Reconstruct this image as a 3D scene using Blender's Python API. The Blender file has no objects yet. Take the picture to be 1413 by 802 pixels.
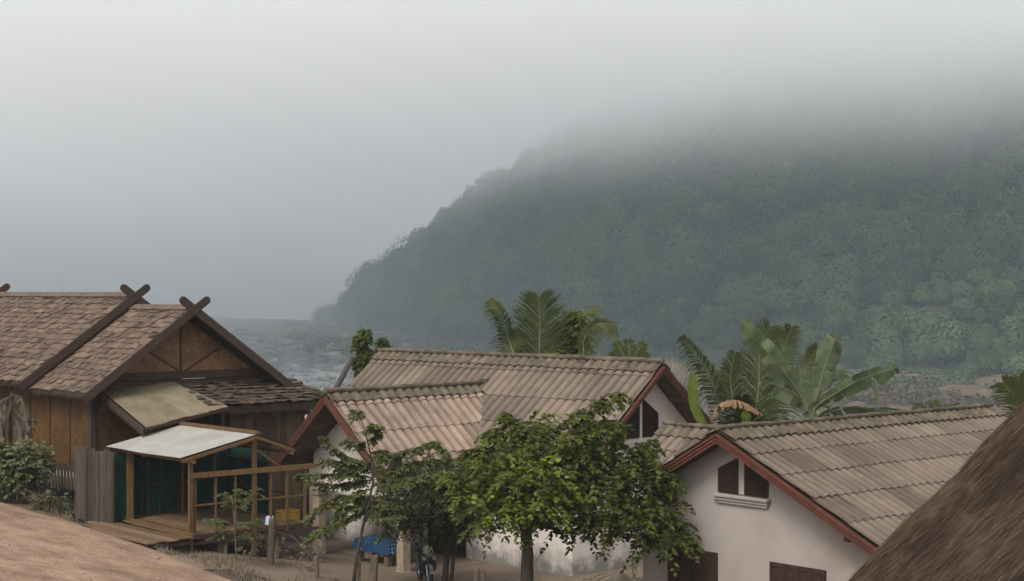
import bpy, math, random
import numpy as np
from mathutils import Vector, Matrix, noise as mnoise
random.seed(7); RNG = np.random.default_rng(11)
R = math.radians
S = bpy.context.scene
COL = S.collection
# ------------------------------------------------------------------ camera
F = 2250.0; CX, CY = 706.5, 401.0            # focal length in pixels of a 1413 px wide frame, level view
cam = bpy.data.cameras.new('camera'); cam.sensor_width = 36.0; cam.lens = 36.0*F/1413.0
cam.clip_start = 0.1; cam.clip_end = 9000
co = bpy.data.objects.new('camera', cam); COL.objects.link(co)
co.location = (0, 0, 0); co.rotation_euler = (R(90), 0, 0); S.camera = co
# ------------------------------------------------------------------ sky, sun, exposure
SUN_EL, SUN_AZ = 48.0, 205.0                  # azimuth measured clockwise from +Y (view direction): behind, to the left
w = bpy.data.worlds.new('World'); S.world = w; w.use_nodes = True
wn = w.node_tree.nodes; wl = w.node_tree.links
bg = wn['Background']
sky = wn.new('ShaderNodeTexSky'); sky.sky_type = 'NISHITA'; sky.sun_disc = False
sky.sun_elevation = R(SUN_EL); sky.sun_rotation = R(SUN_AZ); sky.air_density = 1.0; sky.dust_density = 4.0; sky.ozone_density = 1.0
hs = wn.new('ShaderNodeHueSaturation'); hs.inputs['Saturation'].default_value = 0.14
wl.new(sky.outputs[0], hs.inputs['Color']); wl.new(hs.outputs[0], bg.inputs['Color'])
bg.inputs['Strength'].default_value = 0.14
sd = bpy.data.lights.new('sun', 'SUN'); sd.energy = 1.3; sd.angle = R(18); sd.color = (1.0, 0.96, 0.9)
so = bpy.data.objects.new('sun', sd); COL.objects.link(so)
_d = Vector((math.sin(R(SUN_AZ))*math.cos(R(SUN_EL)), math.cos(R(SUN_AZ))*math.cos(R(SUN_EL)), math.sin(R(SUN_EL))))
so.rotation_euler = _d.to_track_quat('Z', 'Y').to_euler(); so.location = (0, -20, 40)
S.view_settings.view_transform = 'Standard'; S.view_settings.look = 'None'
S.view_settings.exposure = 0.52; S.view_settings.gamma = 1.0; S.view_settings.use_curve_mapping = False
S.render.engine = 'CYCLES'
c = S.cycles
c.max_bounces = 9; c.diffuse_bounces = 3; c.glossy_bounces = 2; c.transmission_bounces = 4; c.volume_bounces = 8
c.transparent_max_bounces = 8; c.caustics_reflective = False; c.caustics_refractive = False
c.use_denoising = True; c.volume_max_steps = 256
CLOUD_D = 0.026; MIST_D = 0.0014; HAZE_D = 0.00029

def at(u, v, d): return Vector(((u-CX)/F*d, d, (CY-v)/F*d))

# ------------------------------------------------------------------ materials
def srgb(r, g, b):
    f = lambda x: (x/255/12.92) if x/255 <= .04045 else ((x/255+.055)/1.055)**2.4
    return (f(r), f(g), f(b))
MATS = {}
def mat(name, c1, c2=None, scale=3.0, rough=0.85, bump=0.0, bscale=None, detail=6, stretch=(1,1,1), tint=0.0, c3=None, s3=0.5, amt3=0.5, spec=0.25, trans=0.0, bdist=0.02, metallic=0.0):
    """procedural: two-colour noise, optional third colour in large blotches, optional per-face tint, bump"""
    m = bpy.data.materials.new(name); m.use_nodes = True
    n = m.node_tree.nodes; l = m.node_tree.links
    p = n['Principled BSDF']; p.inputs['Roughness'].default_value = rough
    p.inputs['Specular IOR Level'].default_value = spec; p.inputs['Metallic'].default_value = metallic
    tc = n.new('ShaderNodeTexCoord'); mp = n.new('ShaderNodeMapping'); mp.inputs['Scale'].default_value = stretch
    l.new(tc.outputs['Object'], mp.inputs['Vector'])
    nz = n.new('ShaderNodeTexNoise'); nz.inputs['Scale'].default_value = scale; nz.inputs['Detail'].default_value = detail; nz.inputs['Roughness'].default_value = 0.62
    l.new(mp.outputs[0], nz.inputs['Vector'])
    rp = n.new('ShaderNodeValToRGB'); rp.color_ramp.elements[0].position = 0.34; rp.color_ramp.elements[1].position = 0.66
    rp.color_ramp.elements[0].color = (*c1, 1); rp.color_ramp.elements[1].color = (*(c2 or c1), 1)
    l.new(nz.outputs['Fac'], rp.inputs[0]); out = rp.outputs[0]
    if c3:
        n3 = n.new('ShaderNodeTexNoise'); n3.inputs['Scale'].default_value = s3; n3.inputs['Detail'].default_value = 8; n3.inputs['Roughness'].default_value = .7
        l.new(tc.outputs['Object'], n3.inputs['Vector'])
        r3 = n.new('ShaderNodeMapRange'); r3.inputs['From Min'].default_value = .48; r3.inputs['From Max'].default_value = .68; r3.inputs['To Max'].default_value = amt3
        l.new(n3.outputs['Fac'], r3.inputs['Value'])
        mx = n.new('ShaderNodeMix'); mx.data_type = 'RGBA'; mx.inputs['B'].default_value = (*c3, 1)
        l.new(r3.outputs[0], mx.inputs['Factor']); l.new(out, mx.inputs['A']); out = mx.outputs['Result']
    if tint:
        a = n.new('ShaderNodeAttribute'); a.attribute_name = 'tint'
        mr = n.new('ShaderNodeMapRange'); mr.inputs['From Min'].default_value = -1; mr.inputs['From Max'].default_value = 1
        mr.inputs['To Min'].default_value = 1-tint; mr.inputs['To Max'].default_value = 1+tint
        l.new(a.outputs['Fac'], mr.inputs['Value'])
        vm = n.new('ShaderNodeVectorMath'); vm.operation = 'SCALE'; l.new(out, vm.inputs[0]); l.new(mr.outputs[0], vm.inputs['Scale']); out = vm.outputs[0]
    l.new(out, p.inputs['Base Color'])
    if bump:
        nb = n.new('ShaderNodeTexNoise'); nb.inputs['Scale'].default_value = bscale or scale*3; nb.inputs['Detail'].default_value = 8
        l.new(mp.outputs[0], nb.inputs['Vector'])
        b = n.new('ShaderNodeBump'); b.inputs['Strength'].default_value = bump; b.inputs['Distance'].default_value = bdist
        l.new(nb.outputs['Fac'], b.inputs['Height']); l.new(b.outputs[0], p.inputs['Normal'])
    if trans:
        tr = n.new('ShaderNodeBsdfTranslucent'); ms = n.new('ShaderNodeMixShader'); ms.inputs[0].default_value = trans
        l.new(out, tr.inputs['Color']); l.new(p.outputs[0], ms.inputs[1]); l.new(tr.outputs[0], ms.inputs[2])
        l.new(ms.outputs[0], n['Material Output'].inputs['Surface'])
    MATS[name] = m
    return m
def ramp_mat(name, cols, rough=.8, trans=.25, nscale=0, namt=.25):
    """colour picked per face from a palette by the tint attribute (-1..1)"""
    m = bpy.data.materials.new(name); m.use_nodes = True; n = m.node_tree.nodes; l = m.node_tree.links
    p = n['Principled BSDF']; p.inputs['Roughness'].default_value = rough; p.inputs['Specular IOR Level'].default_value = .2
    a = n.new('ShaderNodeAttribute'); a.attribute_name = 'tint'
    mr = n.new('ShaderNodeMapRange'); mr.inputs['From Min'].default_value = -1; mr.inputs['From Max'].default_value = 1
    l.new(a.outputs['Fac'], mr.inputs['Value'])
    rp = n.new('ShaderNodeValToRGB'); e = rp.color_ramp.elements
    for i, cc in enumerate(cols):
        pos = i/(len(cols)-1)
        el = e[0] if i == 0 else (e[1] if i == len(cols)-1 else e.new(pos))
        el.position = pos
    for i, el in enumerate(sorted(e, key=lambda q: q.position)): el.color = (*cols[i], 1)
    l.new(mr.outputs[0], rp.inputs[0]); l.new(rp.outputs[0], p.inputs['Base Color'])
    if trans:
        tr = n.new('ShaderNodeBsdfTranslucent'); ms = n.new('ShaderNodeMixShader'); ms.inputs[0].default_value = trans
        l.new(rp.outputs[0], tr.inputs['Color']); l.new(p.outputs[0], ms.inputs[1]); l.new(tr.outputs[0], ms.inputs[2])
        l.new(ms.outputs[0], n['Material Output'].inputs['Surface'])
    return m
def stucco(name, base, dirty, zlow, zhigh, amt, grime):
    """painted render: faint mottling, brown drips, grey mould above the foot of the wall"""
    m = mat(name, base, tuple(x*.88 for x in base), 1.3, .9, .25, 14, c3=dirty, s3=.55, amt3=amt, bdist=.01)
    n = m.node_tree.nodes; l = m.node_tree.links; p = n['Principled BSDF']
    src = p.inputs['Base Color'].links[0].from_socket
    tc = n.new('ShaderNodeTexCoord'); sx = n.new('ShaderNodeSeparateXYZ'); l.new(tc.outputs['Object'], sx.inputs[0])
    nz = n.new('ShaderNodeTexNoise'); nz.inputs['Scale'].default_value = 1.6; nz.inputs['Detail'].default_value = 9; nz.inputs['Roughness'].default_value = .7; l.new(tc.outputs['Object'], nz.inputs['Vector'])
    ad = n.new('ShaderNodeMath'); ad.operation = 'MULTIPLY_ADD'; ad.inputs[1].default_value = -2.2; l.new(nz.outputs['Fac'], ad.inputs[0]); l.new(sx.outputs['Z'], ad.inputs[2])
    mr = n.new('ShaderNodeMapRange'); mr.inputs['From Min'].default_value = zhigh-1.1; mr.inputs['From Max'].default_value = zlow-1.1
    mr.inputs['To Min'].default_value = 0; mr.inputs['To Max'].default_value = .8; l.new(ad.outputs[0], mr.inputs['Value'])
    mx = n.new('ShaderNodeMix'); mx.data_type = 'RGBA'; mx.inputs['B'].default_value = (*grime, 1)
    l.new(mr.outputs[0], mx.inputs['Factor']); l.new(src, mx.inputs['A']); l.new(mx.outputs['Result'], p.inputs['Base Color'])
    return m
def woven(name, c1, c2):
    """plaited bamboo matting: small checks of two browns"""
    m = mat(name, c1, c2, 2.0, .7, 0, c3=tuple(x*.55 for x in c1), s3=.9, amt3=.5)
    n = m.node_tree.nodes; l = m.node_tree.links; p = n['Principled BSDF']
    src = p.inputs['Base Color'].links[0].from_socket
    tc = n.new('ShaderNodeTexCoord'); mp = n.new('ShaderNodeMapping'); mp.inputs['Rotation'].default_value = (R(35), R(35), R(20)); l.new(tc.outputs['Object'], mp.inputs[0])
    ck = n.new('ShaderNodeTexVoronoi'); ck.inputs['Scale'].default_value = 13; l.new(mp.outputs[0], ck.inputs['Vector'])
    bw = n.new('ShaderNodeRGBToBW'); l.new(ck.outputs['Color'], bw.inputs[0])
    mr = n.new('ShaderNodeMapRange'); mr.inputs['To Min'].default_value = .6; mr.inputs['To Max'].default_value = 1.25; l.new(bw.outputs[0], mr.inputs['Value'])
    vm = n.new('ShaderNodeVectorMath'); vm.operation = 'SCALE'; l.new(src, vm.inputs[0]); l.new(mr.outputs[0], vm.inputs['Scale']); l.new(vm.outputs[0], p.inputs['Base Color'])
    return m
M = {}
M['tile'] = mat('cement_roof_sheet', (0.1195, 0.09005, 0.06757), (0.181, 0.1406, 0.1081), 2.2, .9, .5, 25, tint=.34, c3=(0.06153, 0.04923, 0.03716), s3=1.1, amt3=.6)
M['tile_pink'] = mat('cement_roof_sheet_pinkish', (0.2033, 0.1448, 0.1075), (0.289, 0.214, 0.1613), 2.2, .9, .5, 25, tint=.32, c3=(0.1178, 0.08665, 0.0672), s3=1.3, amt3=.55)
M['cap'] = mat('ridge_cement', (0.07956, 0.0612, 0.04173), (0.1511, 0.1186, 0.08415), 3, .9, .5, 20, c3=(0.03182, 0.02678, 0.0202), s3=2.0, amt3=.7, tint=.2)
M['fascia'] = mat('red_brown_fascia_paint', (0.0783, 0.02562, 0.01579), (0.124, 0.0422, 0.02584), 5, .6, .1, 30, c3=(0.06525, 0.04522, 0.03158), s3=1.4, amt3=.5)
M['soffit'] = mat('soffit_board', (.075,.045,.03), (.13,.085,.055), 2.5, .8, .3, 12)
M['white'] = stucco('white_stucco', (0.6711, 0.6017, 0.5496), (0.4628, 0.3703, 0.2893), .15, .75, .3, (0.1158, 0.1099, 0.09257))
M['cream'] = stucco('cream_stucco', (0.3443, 0.2994, 0.2695), (0.2495, 0.1896, 0.1448), -.3, .5, .6, (0.1697, 0.1397, 0.1098))
M['pillar'] = mat('pillar_paint', (0.2808, 0.225, 0.1465), (0.3931, 0.333, 0.2455), 2.5, .85, .2, 15, c3=(0.2246, 0.135, 0.05544), s3=1.8, amt3=.8)
M['louvre'] = mat('dark_brown_louvre', (0.02808, 0.0156, 0.01056), (0.0468, 0.027, 0.01848), 6, .6, .1, 30)
M['shutter'] = mat('dark_brown_shutter', (0.02912, 0.0144, 0.009856), (0.04576, 0.024, 0.0169), 4, .5, .1, 30)
M['shingle'] = mat('weathered_wood_shingle', (0.09403, 0.06266, 0.04348), (0.1657, 0.1149, 0.08361), 5, .92, .6, 30, tint=.4, c3=(0.04479, 0.03133, 0.02341), s3=.8, amt3=.5)
M['shingle_dark'] = mat('old_dark_shingle', (0.04888, 0.03324, 0.02281), (0.1059, 0.0728, 0.05171), 5, .92, .6, 30, tint=.45, c3=(0.02851, 0.02058, 0.01521), s3=.9, amt3=.6)
M['barge'] = mat('barge_board_wood', (0.03557, 0.0207, 0.01426), (0.06552, 0.0396, 0.02693), 4, .75, .3, 20, stretch=(1,1,6))
M['bamboo'] = woven('woven_bamboo_panel', (0.07013, 0.03213, 0.00714), (0.1122, 0.05738, 0.01428))
M['bamboo_g'] = woven('woven_bamboo_gable', (.17,.088,.04), (.26,.14,.07))
M['darkwood'] = mat('dark_plank', (0.02184, 0.0133, 0.008008), (0.04732, 0.028, 0.01725), 3, .8, .3, 15, stretch=(6,6,.6), tint=.25)
M['plank'] = mat('old_wall_plank', (0.04576, 0.0288, 0.01478), (0.0832, 0.0552, 0.03027), 3, .85, .4, 15, stretch=(6,6,.5), tint=.35)
M['greyplank'] = mat('grey_fence_plank', (0.03978, 0.02975, 0.02468), (0.07514, 0.05695, 0.04638), 3, .9, .4, 15, stretch=(7,7,.5), tint=.35)
M['newwood'] = mat('fresh_timber', (0.09544, 0.05202, 0.02047), (0.1432, 0.08264, 0.03684), 3, .75, .25, 20, stretch=(4,4,.7), tint=.2)
M['deck'] = mat('deck_board', (0.104, 0.0631, 0.03386), (0.16, 0.104, 0.05959), 3, .85, .3, 15, tint=.3)
M['zinc_old'] = mat('dusty_metal_sheet', (0.1301, 0.105, 0.06537), (0.189, 0.1534, 0.09945), 1.5, .75, .15, 20, c3=(0.08398, 0.04845, 0.02487), s3=1.0, amt3=.45, tint=.12)
M['zinc'] = mat('bright_metal_sheet', (0.2755, 0.265, 0.2331), (0.3368, 0.3238, 0.285), 1.2, .5, .05, 20, c3=(0.2296, 0.1914, 0.1425), s3=.8, amt3=.5, spec=.4, tint=.06)
M['net'] = mat('green_shade_net', (0.002995, 0.0234, 0.01426), (0.004493, 0.036, 0.02218), 4, .8, .2, 60)
M['trunk'] = mat('bark', (0.03825, 0.02678, 0.01912), (0.08288, 0.06375, 0.04781), 6, .95, .8, 14, stretch=(3,3,.7))
M['twig'] = mat('twig', (.09,.065,.045), (.16,.12,.09), 6, .9)
M['thatch'] = mat('thatch', (0.04822, 0.02859, 0.017), (0.09645, 0.06182, 0.03809), 9, .95, .6, 30, c3=(0.02813, 0.01855, 0.01225), s3=.9, amt3=.6)
M['straw'] = ramp_mat('thatch_straw', [(0.02479, 0.0149, 0.009181), (0.062, 0.03726, 0.02294), (0.1046, 0.06707, 0.04196), (0.1549, 0.1043, 0.06558)], .85, 0)
M['post'] = mat('weathered_post', (0.0884, 0.0663, 0.04189), (0.1591, 0.1232, 0.08228), 5, .95, .5, 20, stretch=(5,5,.6))
M['leaf_big'] = ramp_mat('compound_leaf', [(0.02387, 0.02891, 0.006617), (0.0537, 0.06816, 0.01103), (0.1134, 0.1394, 0.01764), (0.2267, 0.2582, 0.02867)], .6, .3)
M['leaf_thin'] = ramp_mat('feathery_leaf', [(0.05267, 0.05852, 0.02107), (0.08779, 0.09949, 0.03277), (0.1288, 0.1463, 0.04682), (0.1756, 0.1932, 0.07022)], .65, .25)
M['leaf_olive'] = ramp_mat('olive_leaf', [(0.0176, 0.0176, 0.0064), (0.0336, 0.036, 0.0112), (0.056, 0.0624, 0.0192), (0.068, 0.056, 0.0304)], .7, .2)
M['leaf_bush'] = ramp_mat('bush_leaf', [(0.054, 0.06, 0.0216), (0.102, 0.114, 0.0408), (0.18, 0.186, 0.09), (0.276, 0.24, 0.168)], .65, .2)
M['leaf_dry'] = ramp_mat('dry_weed_leaf', [(.09,.065,.045), (.15,.11,.075), (.22,.17,.12), (.10,.11,.05)], .85, .15)
M['frond'] = ramp_mat('palm_leaflet', [(0.02864, 0.0372, 0.008705), (0.0532, 0.06324, 0.01473), (0.09002, 0.1004, 0.02678), (0.1637, 0.1414, 0.05692)], .55, .3)
M['rachis'] = mat('frond_midrib', (.13,.13,.05), (.2,.18,.09), 3, .6)
M['banana'] = mat('banana_leaf', (0.06311, 0.09563, 0.04145), (0.1543, 0.1848, 0.09116), 2.6, .5, .3, 30, tint=.45, c3=(0.2384, 0.2296, 0.1657), s3=1.6, amt3=.6, trans=.3)
M['banana_y'] = mat('young_banana_leaf', (0.0968, 0.132, 0.0132), (0.132, 0.1672, 0.022), 2, .5, .2, 20, tint=.1, trans=.4)
M['banana_d'] = mat('dry_banana_leaf', (0.1725, 0.0975, 0.04875), (0.255, 0.1575, 0.09), 3, .8, .5, 20, tint=.2, trans=.2)
M['banana_p'] = mat('withered_banana_leaf', (0.0585, 0.04875, 0.039), (0.117, 0.0975, 0.078), 3, .85, .5, 20, tint=.2, trans=.2)
M['earth'] = None
# ------------------------------------------------------------------ mesh helpers
class MB:
    def __init__(s): s.v = []; s.f = []; s.t = []
    def add(s, vs, fs, t=0.0):
        o = len(s.v); s.v += [tuple(q) for q in vs]; s.f += [tuple(i+o for i in q) for q in fs]; s.t += [t]*len(fs)
    def box(s, a, b, t=0.0):
        x0,y0,z0 = a; x1,y1,z1 = b
        s.add([(x0,y0,z0),(x1,y0,z0),(x1,y1,z0),(x0,y1,z0),(x0,y0,z1),(x1,y0,z1),(x1,y1,z1),(x0,y1,z1)],
              [(0,3,2,1),(4,5,6,7),(0,1,5,4),(1,2,6,5),(2,3,7,6),(3,0,4,7)], t)
    def beam(s, p, q, w_, h, up=(0,0,1), t=0.0):
        p = Vector(p); q = Vector(q); d = (q-p).normalized(); u = Vector(up)
        if abs(d.dot(u)) > .98: u = Vector((0,1,0))
        sx = d.cross(u).normalized(); uz = sx.cross(d).normalized(); sx = sx*w_/2; uz = uz*h/2
        s.add([p-sx-uz,p+sx-uz,p+sx+uz,p-sx+uz,q-sx-uz,q+sx-uz,q+sx+uz,q-sx+uz],
              [(0,3,2,1),(4,5,6,7),(0,1,5,4),(1,2,6,5),(2,3,7,6),(3,0,4,7)], t)
    def tube(s, pts, rad, n=7, t=0.0, cap=True):
        pts = [Vector(p) for p in pts]; rings = []
        if not hasattr(rad, '__len__'): rad = [rad]*len(pts)
        ref = Vector((.3,.2,1)).normalized(); o = len(s.v)
        for i, p in enumerate(pts):
            d = (pts[min(i+1, len(pts)-1)]-pts[max(i-1, 0)])
            d = d.normalized() if d.length > 1e-9 else Vector((0,0,1))
            a = d.cross(ref)
            if a.length < .05: a = d.cross(Vector((1,0,0)))
            a.normalize(); b = d.cross(a)
            for k in range(n):
                an = 2*math.pi*k/n; s.v.append(tuple(p+(a*math.cos(an)+b*math.sin(an))*rad[i]))
        for i in range(len(pts)-1):
            for k in range(n):
                s.f.append((o+i*n+k, o+i*n+(k+1)%n, o+(i+1)*n+(k+1)%n, o+(i+1)*n+k)); s.t.append(t)
        if cap:
            s.f.append(tuple(o+k for k in range(n))[::-1]); s.t.append(t)
            s.f.append(tuple(o+(len(pts)-1)*n+k for k in range(n))); s.t.append(t)
    def prism(s, poly, axis, a, b, t=0.0):
        """poly of 2-D points extruded along axis 'x' or 'y' from a to b"""
        n = len(poly); mk = (lambda p, q: (q, p[0], p[1])) if axis == 'x' else (lambda p, q: (p[0], q, p[1]))
        s.add([mk(p, a) for p in poly]+[mk(p, b) for p in poly],
              [tuple(range(n))[::-1], tuple(range(n, 2*n))]+[(i, (i+1)%n, n+(i+1)%n, n+i) for i in range(n)], t)
    def build(s, name, m, parent=None, smooth=False, bevel=0):
        me = bpy.data.meshes.new(name); me.from_pydata(s.v, [], s.f)
        a = me.attributes.new('tint', 'FLOAT', 'FACE'); a.data.foreach_set('value', s.t)
        if smooth: me.shade_smooth()
        me.materials.append(m if not isinstance(m, str) else M[m])
        o = bpy.data.objects.new(name, me); COL.objects.link(o)
        if parent: o.parent = parent
        if bevel:
            b = o.modifiers.new('bevel', 'BEVEL'); b.width = bevel; b.segments = 2; b.limit_method = 'ANGLE'
        return o
def big_mesh(name, V, tint, m, parent=None, nv=4):
    """V (N*nv,3): N separate nv-gons"""
    V = np.asarray(V, np.float32).reshape(-1, 3); nf = len(V)//nv
    me = bpy.data.meshes.new(name); me.vertices.add(len(V)); me.vertices.foreach_set('co', V.ravel())
    me.loops.add(len(V)); me.loops.foreach_set('vertex_index', np.arange(len(V), dtype=np.int32))
    me.polygons.add(nf); me.polygons.foreach_set('loop_start', np.arange(nf, dtype=np.int32)*nv)
    try: me.polygons.foreach_set('loop_total', np.full(nf, nv, dtype=np.int32))
    except Exception: pass
    me.update(calc_edges=True)
    a = me.attributes.new('tint', 'FLOAT', 'FACE'); a.data.foreach_set('value', np.asarray(tint, np.float32))
    me.materials.append(M[m] if isinstance(m, str) else m)
    o = bpy.data.objects.new(name, me); COL.objects.link(o)
    if parent: o.parent = parent
    return o
def leaves(P, D, L, W, fold=.25, N=None):
    """diamond leaves: P base (n,3), D direction, L length, W width -> (n*4,3)"""
    P = np.asarray(P); D = np.asarray(D); n = len(P)
    D = D/np.maximum(np.linalg.norm(D, axis=1, keepdims=True), 1e-6)
    rnd = N if N is not None else RNG.normal(size=(n, 3))+np.array([0, -.4, 1.4])
    Sd = np.cross(D, rnd); Sd /= np.maximum(np.linalg.norm(Sd, axis=1, keepdims=True), 1e-6)
    Up = np.cross(Sd, D)
    L = np.broadcast_to(np.asarray(L, float), (n,))[:, None]; W = np.broadcast_to(np.asarray(W, float), (n,))[:, None]
    mid = P+D*L*.45
    out = np.stack([P, mid+Sd*W*.5+Up*W*fold*.5, P+D*L, mid-Sd*W*.5+Up*W*fold*.5], 1)
    return out.reshape(-1, 3)
def thing(name, label, cat, loc=(0,0,0), rz=0.0, group=None, kind=None):
    o = bpy.data.objects.new(name, None); COL.objects.link(o); o.empty_display_size = .3
    o.location = loc; o.rotation_euler = (0, 0, rz); o['label'] = label; o['category'] = cat
    if group: o['group'] = group
    if kind: o['kind'] = kind
    return o
def tag(o, label, cat, group=None, kind=None):
    o['label'] = label; o['category'] = cat
    if group: o['group'] = group
    if kind: o['kind'] = kind
    return o
def struct(o, label=None):
    o['kind'] = 'structure'
    if label: o['label'] = label
    return o
def nz(x, y, s=1.0, z=0.0, o=4): return mnoise.fractal(Vector((x*s, y*s, z)), 1.0, 2.0, o)
def sm(t): t = max(0.0, min(1.0, t)); return t*t*(3-2*t)

# ------------------------------------------------------------------ the lie of the land
EX = [-60,-22,-15.7,-12.6,-9.5,-6.7,-4,10,60]; EY = [66,52.5,50,47.4,44.0,40.0,36,15,-60]
def zr(x, y): return -4.461-.1867*x-.098*y
def H(x, y):
    z = zr(x, y); z = -8.5 + (math.sqrt((z+8.5)**2+.04)+(z+8.5))/2 if z > -12 else -8.5
    z = min(z, -3.2)
    if x < -22: z = min(z, zr(-22, y)+(-22-x)*.02)
    if y > 58:
        t = (y-58)
        z -= 20.0*sm(t/230)+ .02*min(t, 60)
    ey = float(np.interp(x, EX, EY)); e = y-ey
    if y < 58:
        z += .10*nz(x, y, .35)*sm((e+.3)/2)*(1-sm((e-5)/3)*.8) + .02*nz(x, y, 1.3, 5)
        z += -.06*sm((-.1-e)/.8)               # bed of the road sits a little lower
        z += (.10 if not -13.6 < x < -8 else .0)*math.exp(-((e-.7)/.7)**2) - (.08 if -13.2 < x < -8.5 and e > 0 else 0)
    return z
def Hroad(x, y, e):
    return zr(x, y)+.02*nz(x, y, .35, 3) + .02*math.sin(e*1.9+nz(x,y,.15)*3)*sm(-e/1.5)
def river_edge(x): return 0
def grid_mesh(name, xs, ys, fz, m, smooth=True):
    V = []; Fc = []
    for y in ys:
        for x in xs: V.append((x, y, fz(x, y)))
    n = len(xs)
    for j in range(len(ys)-1):
        for i in range(n-1):
            a = j*n+i; Fc.append((a, a+1, a+1+n, a+n))
    b = MB(); b.v = V; b.f = Fc; b.t = [0]*len(Fc)
    return b.build(name, m, smooth=smooth)
dirt = mat('bare_earth', (.075,.052,.035), (.135,.097,.068), .9, .95, .6, 9, c3=(.06,.05,.028), s3=.45, amt3=.7, bdist=.05)
roadm = mat('dirt_road', (.235,.145,.092), (.40,.27,.19), .7, .95, .9, 9, c3=(.19,.11,.07), s3=2.2, amt3=.7, bdist=.08, detail=14)
def add_streaks(m, ang, lo, hi):
    n = m.node_tree.nodes; l = m.node_tree.links; p = n['Principled BSDF']; src = p.inputs['Base Color'].links[0].from_socket
    tc = n.new('ShaderNodeTexCoord'); m0 = n.new('ShaderNodeMapping'); m0.inputs['Rotation'].default_value = (0,0,ang); l.new(tc.outputs['Object'], m0.inputs[0])
    m2 = n.new('ShaderNodeMapping'); m2.inputs['Scale'].default_value = (.12,1.7,1); l.new(m0.outputs[0], m2.inputs[0])
    nz = n.new('ShaderNodeTexNoise'); nz.inputs['Scale'].default_value = 1.0; nz.inputs['Detail'].default_value = 7; nz.inputs['Roughness'].default_value = .65; l.new(m2.outputs[0], nz.inputs['Vector'])
    mr = n.new('ShaderNodeMapRange'); mr.inputs['From Min'].default_value = .38; mr.inputs['From Max'].default_value = .62; mr.inputs['To Min'].default_value = lo; mr.inputs['To Max'].default_value = hi; l.new(nz.outputs['Fac'], mr.inputs['Value'])
    vm = n.new('ShaderNodeVectorMath'); vm.operation = 'SCALE'; l.new(src, vm.inputs[0]); l.new(mr.outputs[0], vm.inputs['Scale']); l.new(vm.outputs[0], p.inputs['Base Color'])
add_streaks(roadm, R(56), .86, 1.13)
yardm = mat('trodden_yard', (.15,.108,.077), (.21,.155,.115), .8, .95, .4, 9, c3=(.12,.085,.06), s3=.8, amt3=.5, bdist=.03)
xs = sorted(set(list(np.arange(-36, 26, .45)) + [-3000,-1500,-800,-450,-300,-200,-120,-80,-60,-48,-40, 30,36,45,60,80,120,200,300,450,800,1500,3000]))
ys = sorted(set([-200,-60,-20,0,10,18,24] + list(np.arange(28, 60, .45)) + list(range(60, 100, 4)) + list(range(100, 340, 20)) + [360, 500, 800, 1500, 3500]))
def Hfar(x, y):
    z = H(x, y)
    if y > 330: z = -33
    return z
struct(grid_mesh('ground', xs, ys, Hfar, dirt))
# road: a sheet following the verge with an irregular edge
b = MB(); rows = []
EXs = np.arange(-34, 8, .35)
for x in EXs:
    ey = float(np.interp(x, EX, EY)); row = []
    for k in range(26):
        e = .55-k*.55 if k < 14 else .55-13*.55-(k-13)*1.6
        y = ey+e; z = Hroad(x, y, e)+.012
        if k == 0: z -= .16
        if k == 1: z = Hroad(x, y, e)-.03+.07*nz(x, y, .8, 9)
        row.append((x, y, z))
    rows.append(row)
for r_ in rows: b.v += r_
for i in range(len(rows)-1):
    for k in range(25):
        a = i*26+k; b.f.append((a, a+1, a+27, a+26)); b.t.append(0)
struct(b.build('road', roadm, smooth=True))
# yard: paler swept earth and the cement apron round the house
b = MB(); gx = np.arange(-9.5, 12, .5); gy = np.arange(41, 58.5, .5)
def yard_z(x, y):
    e = min((x+6.6+ (50-y)*.55)*.25+.3*nz(x, y, .5), 1)
    return H(x, y)+.03 + (-.12 if e < 0 else 0)
struct(grid_mesh('yard', list(gx), list(gy), yard_z, yardm))
# river
wm = bpy.data.materials.new('river_water'); wm.use_nodes = True
_p = wm.node_tree.nodes['Principled BSDF']; _p.inputs['Base Color'].default_value = (.22,.20,.17,1); _p.inputs['Roughness'].default_value = .3
_n = wm.node_tree.nodes.new('ShaderNodeTexNoise'); _n.inputs['Scale'].default_value = .25; _n.inputs['Detail'].default_value = 6
_t = wm.node_tree.nodes.new('ShaderNodeTexCoord'); wm.node_tree.links.new(_t.outputs['Object'], _n.inputs['Vector'])
_b = wm.node_tree.nodes.new('ShaderNodeBump'); _b.inputs['Strength'].default_value = .35; _b.inputs['Distance'].default_value = .4
wm.node_tree.links.new(_n.outputs['Fac'], _b.inputs['Height']); wm.node_tree.links.new(_b.outputs[0], _p.inputs['Normal'])
b = MB(); b.add([(-2400,150,-30),(2400,150,-30),(2400,3000,-30),(-2400,3000,-30)], [(0,1,2,3)]); struct(b.build('river', wm))
# far bank: sand and gravel below the forest, a long spit of boulders to the left
UU = [300, 455, 520, 600, 700, 800, 1000, 1200, 1413, 1700, 2300, 3200]
D0 = [1500,1280,1000, 840, 720, 640, 560, 520, 480, 430, 400, 390]
def toe(u): return float(np.interp(u, UU, D0))
VC_U = [450, 470, 490, 520, 555, 610, 640, 700, 760, 800, 900, 1000, 1200, 1413, 3200]
VC_V = [456, 448, 420, 394, 362, 322, 295, 258, 222, 196, 126, 66, 28, 20, 20]
def crest(u):
    k = (CY-float(np.interp(u, VC_U, VC_V)))/F
    d0 = toe(u); d1 = (d0+51)/(1-min(k/.55, .7)); z = k*d1
    if z > 128: z = 128; d1 = d0+(z+28)/.55
    return max(d1, d0+25), z
sand = mat('sand_bank', (.06,.036,.022), (.16,.10,.063), .06, .95, 0, c3=(.05,.05,.03), s3=.045, amt3=.9, detail=10)
us = np.linspace(250, 3200, 150); b = MB(); nd = 16
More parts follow.
